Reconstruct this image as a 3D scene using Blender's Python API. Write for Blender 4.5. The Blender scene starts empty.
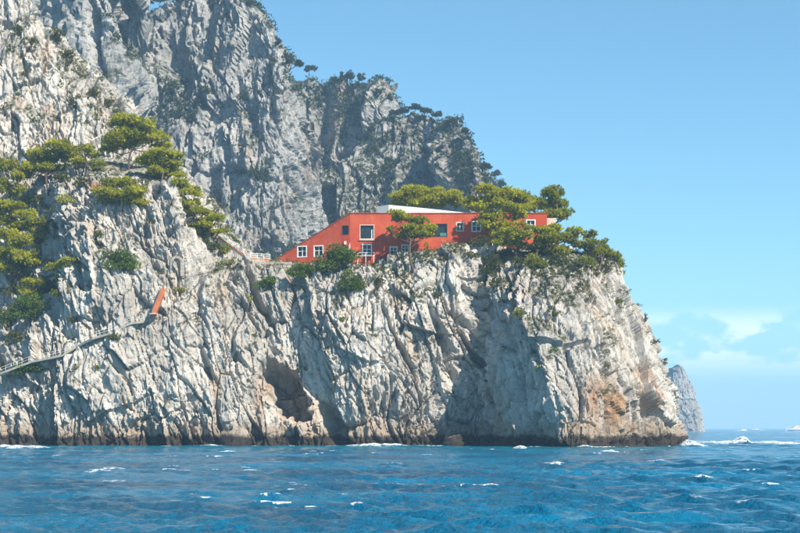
import bpy, math, random
import numpy as np
from mathutils import Vector
from mathutils.geometry import tessellate_polygon

# ------------------------------------------------------------------ camera, sky, sun, exposure
SC = bpy.context.scene
COL = SC.collection
F, CX, HY, CAM_H = 1500.0, 400.0, 428.0, 3.4      # focal length and horizon in pixels of an 800 px wide frame, eye height over the sea
cam = bpy.data.cameras.new('camera')
cam_ob = bpy.data.objects.new('camera', cam); COL.objects.link(cam_ob)
cam.sensor_width = 36.0; cam.lens = F / 800 * 36.0
cam.shift_y = (HY - 266.5) / 800.0
cam.clip_start = 0.5; cam.clip_end = 40000
cam_ob.location = (0, 0, CAM_H); cam_ob.rotation_euler = (math.radians(90), 0, 0)
SC.camera = cam_ob

SUN_EL, SUN_AZ = math.radians(42), math.radians(130)      # azimuth clockwise from the view direction (+Y)
sun_dir = Vector((math.cos(SUN_EL) * math.sin(SUN_AZ), math.cos(SUN_EL) * math.cos(SUN_AZ), math.sin(SUN_EL)))
world = bpy.data.worlds.new('World'); SC.world = world; world.use_nodes = True
wn, wl = world.node_tree.nodes, world.node_tree.links
wn.clear()
w_out = wn.new('ShaderNodeOutputWorld'); w_bg = wn.new('ShaderNodeBackground')
w_sky = wn.new('ShaderNodeTexSky'); w_sky.sky_type = 'NISHITA'; w_sky.sun_disc = False
w_sky.sun_elevation = SUN_EL; w_sky.sun_rotation = SUN_AZ
w_sky.air_density = 1.0; w_sky.dust_density = 0.1; w_sky.ozone_density = 1.0
w_bg.inputs['Strength'].default_value = 0.088
# a low band of fair-weather cloud all round the horizon
tc = wn.new('ShaderNodeTexCoord')
sep = wn.new('ShaderNodeSeparateXYZ'); wl.new(tc.outputs['Generated'], sep.inputs[0])
mp = wn.new('ShaderNodeMapping'); wl.new(tc.outputs['Generated'], mp.inputs['Vector'])
mp.inputs['Scale'].default_value = (1, 1, 1.9); mp.inputs['Location'].default_value = (0.37, 0.0, 0.01)
n1 = wn.new('ShaderNodeTexNoise'); n1.inputs['Scale'].default_value = 30.0; n1.inputs['Detail'].default_value = 7; n1.inputs['Roughness'].default_value = 0.5
wl.new(mp.outputs[0], n1.inputs['Vector'])
cr = wn.new('ShaderNodeMapRange'); cr.interpolation_type = 'SMOOTHSTEP'
cr.inputs['From Min'].default_value = 0.41; cr.inputs['From Max'].default_value = 0.53
wl.new(n1.outputs['Fac'], cr.inputs['Value'])
b1 = wn.new('ShaderNodeMapRange'); b1.interpolation_type = 'SMOOTHSTEP'
b1.inputs['From Min'].default_value = 0.026; b1.inputs['From Max'].default_value = 0.052
wl.new(sep.outputs['Z'], b1.inputs['Value'])
b2 = wn.new('ShaderNodeMapRange'); b2.interpolation_type = 'SMOOTHSTEP'
b2.inputs['From Min'].default_value = 0.082; b2.inputs['From Max'].default_value = 0.060
wl.new(sep.outputs['Z'], b2.inputs['Value'])
m1 = wn.new('ShaderNodeMath'); m1.operation = 'MULTIPLY'; wl.new(cr.outputs[0], m1.inputs[0]); wl.new(b1.outputs[0], m1.inputs[1])
m2 = wn.new('ShaderNodeMath'); m2.operation = 'MULTIPLY'; wl.new(m1.outputs[0], m2.inputs[0]); wl.new(b2.outputs[0], m2.inputs[1])
m3 = wn.new('ShaderNodeMath'); m3.operation = 'MULTIPLY'; wl.new(m2.outputs[0], m3.inputs[0]); m3.inputs[1].default_value = 0.85
tint = wn.new('ShaderNodeMix'); tint.data_type = 'RGBA'; tint.blend_type = 'MULTIPLY'; tint.inputs[0].default_value = 1.0
tint.inputs[7].default_value = (0.56, 0.88, 0.96, 1)
wl.new(w_sky.outputs[0], tint.inputs[6])
cm = wn.new('ShaderNodeMix'); cm.data_type = 'RGBA'; wl.new(m3.outputs[0], cm.inputs[0])
wl.new(tint.outputs[2], cm.inputs[6]); cm.inputs[7].default_value = (9.5, 9.6, 9.9, 1)
wl.new(cm.outputs[2], w_bg.inputs['Color']); wl.new(w_bg.outputs[0], w_out.inputs['Surface'])

sun = bpy.data.lights.new('sun', 'SUN'); sun.energy = 4.8; sun.angle = math.radians(0.55); sun.color = (1.0, 0.92, 0.79)
sun_ob = bpy.data.objects.new('sun', sun); COL.objects.link(sun_ob)
sun_ob.rotation_euler = sun_dir.to_track_quat('Z', 'Y').to_euler(); sun_ob.location = sun_dir * 300

SC.view_settings.view_transform = 'Standard'; SC.view_settings.look = 'None'
SC.view_settings.exposure = 0.95; SC.view_settings.gamma = 1.0
SC.render.engine = 'CYCLES'
try: SC.view_settings.use_curve_mapping = False
except Exception: pass
SC.cycles.use_denoising = True
SC.cycles.max_bounces = 6; SC.cycles.volume_bounces = 1; SC.cycles.transparent_max_bounces = 4

# ------------------------------------------------------------------ helpers
def P(px, py, Y):
    return Vector(((px - CX) / F * Y, Y, CAM_H + (HY - py) / F * Y))
def tag(o, label=None, cat=None, group=None, kind=None):
    if label: o['label'] = label
    if cat: o['category'] = cat
    if group: o['group'] = group
    if kind: o['kind'] = kind
    return o
def empty(name, loc):
    o = bpy.data.objects.new(name, None); COL.objects.link(o); o.location = loc; o.empty_display_size = 0.5
    return o
def mesh_np(name, V, Q, mat, parent=None, smooth=True, attrs=None):
    """V (n,3) world coordinates, Q (m,k) faces; placed relative to the parent when there is one"""
    V = np.asarray(V, np.float32)
    if parent is not None: V = V - np.array(parent.matrix_world.translation if parent.parent else parent.location, np.float32)
    Q = np.asarray(Q, np.int32); k = Q.shape[1]
    me = bpy.data.meshes.new(name)
    me.vertices.add(len(V)); me.vertices.foreach_set('co', V.ravel())
    me.loops.add(Q.size); me.loops.foreach_set('vertex_index', Q.ravel())
    me.polygons.add(len(Q)); me.polygons.foreach_set('loop_start', np.arange(0, Q.size, k, dtype=np.int32))
    me.polygons.foreach_set('use_smooth', np.full(len(Q), smooth))
    for nm, a in (attrs or {}).items():
        at = me.attributes.new(nm, 'FLOAT', 'POINT'); at.data.foreach_set('value', np.asarray(a, np.float32).ravel())
    me.update(calc_edges=True)
    if mat: me.materials.append(mat)
    o = bpy.data.objects.new(name, me); COL.objects.link(o)
    if parent is not None: o.parent = parent
    return o
class MB:
    """collects boxes, tubes and polygons; build() links them as one mesh object"""
    def __init__(s): s.v, s.f = [], []
    def poly(s, pts): b = len(s.v); s.v += [tuple(p) for p in pts]; s.f.append(tuple(range(b, b + len(pts))))
    def box(s, c, sx, sy, sz, rz=0.0):
        b = len(s.v); ca, sa = math.cos(rz), math.sin(rz)
        for dz in (-.5, .5):
            for dx, dy in ((-.5, -.5), (.5, -.5), (.5, .5), (-.5, .5)):
                x, y = dx * sx, dy * sy
                s.v.append((c[0] + x * ca - y * sa, c[1] + x * sa + y * ca, c[2] + dz * sz))
        s.f += [tuple(b + i for i in q) for q in ((0, 3, 2, 1), (4, 5, 6, 7), (0, 1, 5, 4), (1, 2, 6, 5), (2, 3, 7, 6), (3, 0, 4, 7))]
        return s
    def tube(s, pts, rads, n=6):
        pts = [Vector(p) for p in pts]; rings = []
        for i, p in enumerate(pts):
            d = (pts[min(i + 1, len(pts) - 1)] - pts[max(i - 1, 0)]).normalized()
            u = d.cross(Vector((0, 1, 0)) if abs(d.y) < .9 else Vector((1, 0, 0))).normalized(); w = d.cross(u)
            b = len(s.v); r = rads[i] if hasattr(rads, '__len__') else rads
            for k in range(n):
                a = 2 * math.pi * k / n; s.v.append(tuple(p + u * (math.cos(a) * r) + w * (math.sin(a) * r)))
            rings.append(b)
        for a, b in zip(rings, rings[1:]):
            for k in range(n): s.f.append((a + k, a + (k + 1) % n, b + (k + 1) % n, b + k))
        s.f.append(tuple(rings[0] + k for k in reversed(range(n)))); s.f.append(tuple(rings[-1] + k for k in range(n)))
        return s
    def build(s, name, mat, parent=None, smooth=False):
        off = Vector((0, 0, 0))
        q = parent
        while q is not None: off += q.location; q = q.parent
        me = bpy.data.meshes.new(name); me.from_pydata([tuple(Vector(v) - off) for v in s.v], [], s.f)
        me.polygons.foreach_set('use_smooth', [smooth] * len(me.polygons)); me.update()
        if mat: me.materials.append(mat)
        o = bpy.data.objects.new(name, me); COL.objects.link(o)
        if parent is not None: o.parent = parent
        return o

# ------------------------------------------------------------------ numpy noise
rs = np.random.RandomState(7)
PERM = rs.permutation(256).astype(np.int32)
GRAD = rs.normal(size=(256, 3)).astype(np.float32); GRAD /= np.linalg.norm(GRAD, axis=1)[:, None]
OFFS = rs.rand(256, 3).astype(np.float32); TILT = rs.normal(size=(256, 3)).astype(np.float32); HGT = (rs.rand(256) * 2 - 1).astype(np.float32)
def hidx(i, seed):
    return PERM[(PERM[(PERM[(i[:, 0] + seed * 37) & 255] + i[:, 1]) & 255] + i[:, 2]) & 255]
def perlin(p, seed=0):
    p = np.asarray(p, np.float32); i = np.floor(p).astype(np.int32); f = p - i; u = f * f * f * (f * (f * 6 - 15) + 10)
    out = np.zeros(len(p), np.float32)
    for dx in (0, 1):
        wx = u[:, 0] if dx else 1 - u[:, 0]
        for dy in (0, 1):
            wy = u[:, 1] if dy else 1 - u[:, 1]
            for dz in (0, 1):
                wz = u[:, 2] if dz else 1 - u[:, 2]
                d = np.array([dx, dy, dz], np.int32)
                out += wx * wy * wz * np.einsum('ij,ij->i', GRAD[hidx(i + d, seed)], f - d)
    return out * 1.6
def fbm(p, oct=4, seed=0, rough=0.5):
    s, a, t = 0, 1.0, 0
    for k in range(oct): s = s + a * perlin(p * (2.03 ** k), seed + k); t += a; a *= rough
    return s / t * 1.4
def worley(p, seed=0):
    p = np.asarray(p, np.float32); b = np.floor(p).astype(np.int32); n = len(p)
    d1 = np.full(n, 9., np.float32); d2 = d1.copy(); bi = np.zeros(n, np.int32); bd = np.zeros((n, 3), np.float32)
    for dx in (-1, 0, 1):
        for dy in (-1, 0, 1):
            for dz in (-1, 0, 1):
                c = b + np.array([dx, dy, dz], np.int32); ix = hidx(c, seed); dl = p - (c + OFFS[ix])
                d = np.einsum('ij,ij->i', dl, dl); m = d < d1
                d2 = np.where(m, d1, np.minimum(d2, d)); d1 = np.where(m, d, d1); bi = np.where(m, ix, bi); bd[m] = dl[m]
    return np.sqrt(d1), np.sqrt(d2), bi, bd
def facet(p, seed=0, tilt=0.8):
    d1, d2, ix, dl = worley(p, seed)
    return HGT[ix] + tilt * np.einsum('ij,ij->i', TILT[ix], dl), d2 - d1
def sstep(a, b, x):
    t = np.clip((x - a) / (b - a), 0, 1); return t * t * (3 - 2 * t)

# ------------------------------------------------------------------ materials
def newmat(name):
    m = bpy.data.materials.new(name); m.use_nodes = True; nt = m.node_tree
    return m, nt, nt.nodes['Principled BSDF']
class N:
    """a few shorthands for building node trees"""
    def __init__(s, nt): s.nt = nt
    def n(s, t, **k):
        x = s.nt.nodes.new(t)
        for a, v in k.items(): setattr(x, a, v)
        return x
    def l(s, a, b): s.nt.links.new(a, b)
    def noise(s, vec, scale, detail=4, rough=0.55):
        x = s.n('ShaderNodeTexNoise'); x.inputs['Scale'].default_value = scale; x.inputs['Detail'].default_value = detail; x.inputs['Roughness'].default_value = rough
        s.l(vec, x.inputs['Vector']); return x.outputs['Fac']
    def mapping(s, vec, scale, rot=(0, 0, 0)):
        x = s.n('ShaderNodeMapping'); x.inputs['Scale'].default_value = scale; x.inputs['Rotation'].default_value = rot; s.l(vec, x.inputs['Vector']); return x.outputs[0]
    def rng(s, v, a, b, c=0, d=1):
        x = s.n('ShaderNodeMapRange', interpolation_type='SMOOTHSTEP'); s.l(v, x.inputs['Value'])
        for k, q in zip(('From Min', 'From Max', 'To Min', 'To Max'), (a, b, c, d)): x.inputs[k].default_value = q
        return x.outputs[0]
    def math(s, op, a, b):
        x = s.n('ShaderNodeMath', operation=op)
        for i, q in enumerate((a, b)):
            if isinstance(q, (int, float)): x.inputs[i].default_value = q
            else: s.l(q, x.inputs[i])
        return x.outputs[0]
    def mix(s, fac, a, b, blend='MIX'):
        x = s.n('ShaderNodeMix', data_type='RGBA', blend_type=blend)
        for i, q in ((0, fac), (6, a), (7, b)):
            if isinstance(q, (int, float)): x.inputs[i].default_value = q
            elif isinstance(q, tuple): x.inputs[i].default_value = (*q, 1)
            else: s.l(q, x.inputs[i])
        return x.outputs[2]
    def attr(s, name): return s.n('ShaderNodeAttribute', attribute_name=name).outputs['Fac']

def plain(name, col, rough=0.7, var=0.12, scale=0.8, metal=0.0, bump=0.0):
    m, nt, b = newmat(name); q = N(nt); co = q.n('ShaderNodeNewGeometry').outputs['Position']
    f = q.rng(q.noise(co, scale, 5), 0.3, 0.7)
    c = q.mix(f, tuple(x * (1 - var) for x in col), tuple(min(1, x * (1 + var)) for x in col))
    q.l(c, b.inputs['Base Color']); b.inputs['Roughness'].default_value = rough; b.inputs['Specular IOR Level'].default_value = 0.2; b.inputs['Metallic'].default_value = metal
    if bump:
        bp = q.n('ShaderNodeBump'); bp.inputs['Strength'].default_value = bump; bp.inputs['Distance'].default_value = 0.05
        q.l(q.noise(co, 6, 4), bp.inputs['Height']); q.l(bp.outputs[0], b.inputs['Normal'])
    return m

def rock_mat(name, light, mid, dark, warm, veg, far=False):
    m, nt, b = newmat(name); q = N(nt)
    geo = q.n('ShaderNodeNewGeometry'); co = geo.outputs['Position']
    k = 0.4 if far else 1.0
    st = q.mapping(co, (1, 1, 0.28), (0, math.radians(12), 0))            # streaks run down the dip of the beds
    c = q.mix(q.rng(q.noise(co, 0.16 * k, 6, .62), 0.36, 0.62), mid, light)
    c = q.mix(q.math('MULTIPLY', q.rng(q.noise(co, 0.055 * k, 4, .6), 0.47, 0.62), 0.6), c, tuple((a + b) / 2 for a, b in zip(mid, dark)))   # grey weathered zones
    c = q.mix(q.math('MULTIPLY', q.rng(q.noise(st, 0.55 * k, 7, .68), 0.50, 0.70), 0.75), c, dark)     # lichen and run-off staining, its dark also imitating shadowed cracks
    c = q.mix(q.math('MULTIPLY', q.rng(q.noise(st, 0.20 * k, 6, .6), 0.53, 0.72), 0.70), c, warm)
    c = q.mix(q.math('MULTIPLY', q.rng(q.noise(co, 1.6 * k, 6, .7), 0.48, 0.72), 0.5), c, light)
    c = q.mix(q.math('MULTIPLY', q.rng(q.noise(st, 2.4 * k, 5, .7), 0.56, 0.74), 0.55), c, dark)
    if far:                                                               # specks of scrub and lichen too small to model
        c = q.mix(q.math('MULTIPLY', q.rng(q.noise(co, 0.42, 5, .7), 0.53, 0.62), 0.8), c, veg)
        c = q.mix(q.math('MULTIPLY', q.rng(q.noise(st, 1.3, 5, .75), 0.50, 0.66), 0.7), c, light)
    c = q.mix(q.math('MULTIPLY', q.attr('ochre'), q.rng(q.noise(st, 0.7, 6, .65), 0.30, 0.60, 0.35, 1)), c, (0.42, 0.235, 0.115))
    vf = q.math('MULTIPLY', q.attr('veg'), q.rng(q.noise(co, 1.1 * k, 5, .65), 0.40, 0.56))
    c = q.mix(vf, c, q.mix(q.noise(co, 0.5, 3), veg, tuple(x * 0.55 for x in veg)))
    c = q.mix(q.attr('soil'), c, (0.30, 0.155, 0.075))
    if not far:                                                           # tide band: black weed and algae, tan rock just above it
        sp = q.n('ShaderNodeSeparateXYZ'); q.l(co, sp.inputs[0])
        h = q.math('SUBTRACT', sp.outputs['Z'], q.math('MULTIPLY', q.noise(st, 0.35, 6, .75), 4.2))
        c = q.mix(q.rng(h, 3.2, 0.9, 0, 0.6), c, (0.30, 0.215, 0.14))
        c = q.mix(q.rng(h, 0.35, -0.55, 0, 0.93), c, (0.028, 0.021, 0.015))
    q.l(c, b.inputs['Base Color']); b.inputs['Roughness'].default_value = 0.9; b.inputs['Specular IOR Level'].default_value = 0.2
    bp = q.n('ShaderNodeBump'); bp.inputs['Strength'].default_value = 1.0; bp.inputs['Distance'].default_value = 0.55 / k
    hh = q.math('ADD', q.noise(st, 1.7 * k, 8, .7), q.math('MULTIPLY', q.noise(co, 4.5 * k, 5, .65), 0.4))
    q.l(hh, bp.inputs['Height']); q.l(bp.outputs[0], b.inputs['Normal'])
    return m
M_ROCK = rock_mat('limestone', (0.63, 0.585, 0.525), (0.46, 0.42, 0.37), (0.175, 0.165, 0.15), (0.50, 0.36, 0.24), (0.075, 0.082, 0.025))
M_FAR = rock_mat('mountain_limestone', (0.46, 0.44, 0.415), (0.30, 0.29, 0.275), (0.10, 0.11, 0.10), (0.40, 0.29, 0.21), (0.05, 0.062, 0.026), far=True)

def leaf_mat(name, dark, lite, transl=0.35):
    m, nt, b = newmat(name); q = N(nt)
    c = q.mix(q.attr('tone'), dark, lite)
    q.l(c, b.inputs['Base Color']); b.inputs['Roughness'].default_value = 0.65; b.inputs['Specular IOR Level'].default_value = 0.25
    t = q.n('ShaderNodeBsdfTranslucent'); q.l(c, t.inputs['Color'])
    ms = q.n('ShaderNodeMixShader'); ms.inputs[0].default_value = transl
    q.l(b.outputs[0], ms.inputs[1]); q.l(t.outputs[0], ms.inputs[2]); q.l(ms.outputs[0], nt.nodes['Material Output'].inputs['Surface'])
    return m
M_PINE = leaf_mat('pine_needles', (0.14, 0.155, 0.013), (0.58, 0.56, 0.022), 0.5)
M_PINE_DULL = leaf_mat('dull_pine_needles', (0.10, 0.12, 0.014), (0.42, 0.43, 0.025), 0.5)  # duller needle tone for some pines and scrub
M_BUSH = leaf_mat('broad_leaves', (0.06, 0.10, 0.014), (0.20, 0.28, 0.025), 0.4)
M_SCRUB = leaf_mat('scrub_leaves', (0.055, 0.064, 0.016), (0.165, 0.175, 0.04), 0.35)
M_MAQUIS = leaf_mat('mountain_scrub_leaves', (0.025, 0.04, 0.016), (0.075, 0.10, 0.035), 0.3)
M_BARK = plain('bark', (0.085, 0.062, 0.045), 0.9, 0.3, 3.0, bump=0.5)
def plaster_mat():
    m, nt, b = newmat('weathered_red_plaster'); q = N(nt); co = q.n('ShaderNodeNewGeometry').outputs['Position']
    run = q.mapping(co, (1, 1, 0.12))
    c = q.mix(q.rng(q.noise(co, 0.28, 6, .65), 0.32, 0.68), (0.46, 0.068, 0.030), (0.57, 0.115, 0.055))
    c = q.mix(q.math('MULTIPLY', q.rng(q.noise(run, 1.1, 6, .7), 0.50, 0.72), 0.55), c, (0.30, 0.055, 0.032))      # rain streaks
    c = q.mix(q.math('MULTIPLY', q.rng(q.noise(co, 0.55, 6, .7), 0.56, 0.70), 0.5), c, (0.62, 0.20, 0.12))         # faded, salt-bleached patches
    q.l(c, b.inputs['Base Color']); b.inputs['Roughness'].default_value = 0.9; b.inputs['Specular IOR Level'].default_value = 0.15
    bp = q.n('ShaderNodeBump'); bp.inputs['Strength'].default_value = 0.2; bp.inputs['Distance'].default_value = 0.05
    q.l(q.noise(co, 5, 4), bp.inputs['Height']); q.l(bp.outputs[0], b.inputs['Normal'])
    return m
M_RED = plaster_mat()
M_RED_CAP = plain('red_coping', (0.30, 0.085, 0.05), 0.85, 0.2, 0.8)
M_WHITE = plain('white_plaster', (0.80, 0.79, 0.77), 0.8, 0.05, 0.5)
M_TRIM = plain('white_paint', (0.78, 0.77, 0.74), 0.5, 0.05, 1.0)
M_PALE = plain('pale_timber', (0.62, 0.48, 0.38), 0.6, 0.12, 1.0)
M_TEAL = plain('teal_shutter', (0.05, 0.22, 0.20), 0.6, 0.15, 1.0)
M_TERRA = plain('terracotta', (0.50, 0.17, 0.07), 0.85, 0.15, 1.2)
M_STONE = plain('rubble_stone', (0.40, 0.355, 0.30), 0.9, 0.25, 2.2, bump=0.6)
M_CONC = plain('path_concrete', (0.50, 0.45, 0.38), 0.9, 0.15, 1.0, bump=0.2)
M_IRON = plain('dark_iron', (0.04, 0.04, 0.045), 0.5, 0.2, 2.0)
M_HULL = plain('white_gelcoat', (0.80, 0.80, 0.80), 0.25, 0.03, 0.5)
M_NAVY = plain('navy_paint', (0.03, 0.045, 0.09), 0.3, 0.1, 0.5)
def glass_mat():
    m, nt, b = newmat('window_glass'); b.inputs['Base Color'].default_value = (0.012, 0.017, 0.022, 1)
    q = N(nt); co = q.n('ShaderNodeNewGeometry').outputs['Position']
    q.l(q.mix(q.noise(co, 0.7, 2), (0.008, 0.012, 0.016), (0.03, 0.042, 0.05)), b.inputs['Base Color'])
    b.inputs['Roughness'].default_value = 0.08; b.inputs['Specular IOR Level'].default_value = 0.5
    return m
M_GLASS = glass_mat()

# ------------------------------------------------------------------ terrain sheets
SURF = []                                                     # (V, px, py) of every rock sheet, to stand things on
def proj(V):
    return CX + V[:, 0] / V[:, 1] * F, HY - (V[:, 2] - CAM_H) / V[:, 1] * F
def surf(px, py, r=2.0, sheets=None):
    """the nearest rock surface seen through a pixel"""
    best = None
    for i, (V, x, y) in enumerate(SURF):
        if sheets and i not in sheets: continue
        m = (np.abs(x - px) < r) & (np.abs(y - py) < r)
        if m.any():
            k = np.where(m)[0]; j = k[np.argmin(V[k, 1] + 0.3 * (np.abs(x[k] - px) + np.abs(y[k] - py)))]
            if best is None or V[j, 1] < best.y: best = Vector([float(q) for q in V[j]])
    return best if best is not None else (surf(px, py, r * 2, sheets) if r < 30 else P(px, py, 300))
def blur(A, n, ax, step=1):
    A = np.moveaxis(A, ax, 0)
    for _ in range(n):
        B = np.concatenate([A[:1]] * step + [A] + [A[-1:]] * step, 0); L = len(A)
        A = 0.25 * B[:L] + 0.5 * B[step:L + step] + 0.25 * B[2 * step:]
    return np.moveaxis(A, 0, ax)
def sheet(ctrl, res, smooth=(6, 6), coarse_rows=(), coarse_cols=()):
    """ctrl (cols, levels, 3) -> dense grid (ncol, nrow, 3)"""
    C = np.array(ctrl, np.float64); nc, nl = C.shape[:2]
    cl = np.linalg.norm(np.diff(C, axis=0), axis=2)[:, 1:max(3, nl - 2)].mean(1)
    rl = np.linalg.norm(np.diff(C, axis=1), axis=2).mean(0)
    us = np.concatenate([np.linspace(i, i + 1, max(2, int(cl[i] / (res * (4 if i in coarse_cols else 1)))), endpoint=False) for i in range(nc - 1)] + [[nc - 1]])
    vs = np.concatenate([np.linspace(j, j + 1, max(2, int(rl[j] / (res * (5 if j in coarse_rows else 1)))), endpoint=False) for j in range(nl - 1)] + [[nl - 1]])
    iu = np.minimum(us.astype(int), nc - 2); fu = (us - iu)[:, None, None]
    G = C[iu] * (1 - fu) + C[iu + 1] * fu
    iv = np.minimum(vs.astype(int), nl - 2); fv = (vs - iv)[None, :, None]
    G = G[:, iv] * (1 - fv) + G[:, iv + 1] * fv
    G = blur(G, smooth[0], 0, 3); G = blur(G, smooth[1], 1, 2)
    return G
def grid_normals(G):
    du = np.gradient(G, axis=0); dv = np.gradient(G, axis=1); n = np.cross(du, dv); n /= np.linalg.norm(n, axis=2)[..., None] + 1e-9
    return n
def grid_faces(nu, nv):
    i = np.arange(nu * nv).reshape(nu, nv)
    return np.stack([i[:-1, :-1], i[1:, :-1], i[1:, 1:], i[:-1, 1:]], -1).reshape(-1, 4)
def rock_disp(p, k=1.0, seed=0, dip=0.22, amp=1.0):
    """metres of relief for limestone: buttresses, ribs, jointed blocks, chips"""
    q = p.copy(); q[:, 0] += dip * p[:, 2]
    w = np.stack([perlin(p / (9 * k), seed + 40), perlin(p / (9 * k), seed + 41), perlin(p / (9 * k), seed + 42)], 1) * (1.3 * k)
    q += w
    s = lambda a, b: q / np.array([a, a, b], np.float32) / k
    d = 3.0 * fbm(s(24, 42), 4, seed)
    rough = 0.60 + 0.55 * sstep(-0.45, 0.45, fbm(s(13, 17), 2, seed + 17))          # broken ground against smoother slabs
    f, e = facet(s(13, 19), seed + 4, 1.0); d += 0.75 * f
    r = perlin(s(6.5, 26), seed + 5); d += 1.0 * (0.45 - np.abs(r) * 1.6)
    r = perlin(s(2.4, 11), seed + 6); d += 0.5 * rough * (0.4 - np.abs(r) * 1.6)
    r = perlin(s(0.95, 5), seed + 7); d += 0.28 * rough * (0.4 - np.abs(r) * 1.6)
    f, e = facet(s(5.2, 13), seed + 1, 1.0); d += 0.66 * f - 0.9 * (1 - sstep(0, 0.06, e)) * rough
    f, e = facet(s(2.1, 5.0), seed + 2, 1.0); d += (0.40 * f - 0.40 * (1 - sstep(0, 0.09, e))) * rough
    f, e = facet(s(0.85, 1.9), seed + 3, 1.0); d += 0.28 * f * rough
    d += 0.28 * fbm(s(0.65, 1.1), 2, seed + 9, 0.6) * rough
    return d * k * amp
def along(G, k=0.85):
    """noise coordinates that follow the face up its slope, so ribs and joints run with it"""
    Q = G.copy(); m = G[:, G.shape[1] // 5: G.shape[1] * 3 // 4, :2].mean(1, keepdims=True); Q[..., :2] = m * k + G[..., :2] * (1 - k)
    return Q.reshape(-1, 3).astype(np.float32)
def blob(px, py, cx, cy, rx, ry, lean=0.0, soft=0.45):
    u = (px - cx - lean * (py - cy)) / rx; v = (py - cy) / ry
    return 1 - sstep(1 - soft, 1.05, np.sqrt(u * u + v * v))
def warp(px, py, V, a=5.0):
    w = V / np.array([5, 5, 9], np.float32)
    return px + a * fbm(w, 3, 61), py + a * fbm(w, 3, 62)
def finish_sheet(name, G, disp, mat, ochre=None, soil=None, veg_bias=0.0, damp_from=None, vegk=1.0):
    nu, nv = G.shape[:2]; n = grid_normals(G); V0 = G.reshape(-1, 3)
    V = V0 + n.reshape(-1, 3) * disp[:, None]
    n2 = grid_normals(V.reshape(nu, nv, 3)).reshape(-1, 3)
    px, py = proj(V)
    ns = fbm(V / (6.0 * vegk), 3, 77)
    nzs = blur(n2[:, 2].reshape(nu, nv, 1), 3, 0); nzs = blur(nzs, 3, 1).reshape(-1)
    veg = sstep(0.36, 0.62, nzs + 0.55 * ns + veg_bias) * sstep(5, 9, V[:, 2])
    z = np.zeros(len(V))
    o = mesh_np(name, V, grid_faces(nu, nv), mat, smooth=False, attrs={'veg': veg, 'ochre': ochre if ochre is not None else z, 'soil': soil if soil is not None else z})
    tag(o, kind='structure'); SURF.append((V, px, py))
    return o, V, n2, veg

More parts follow.
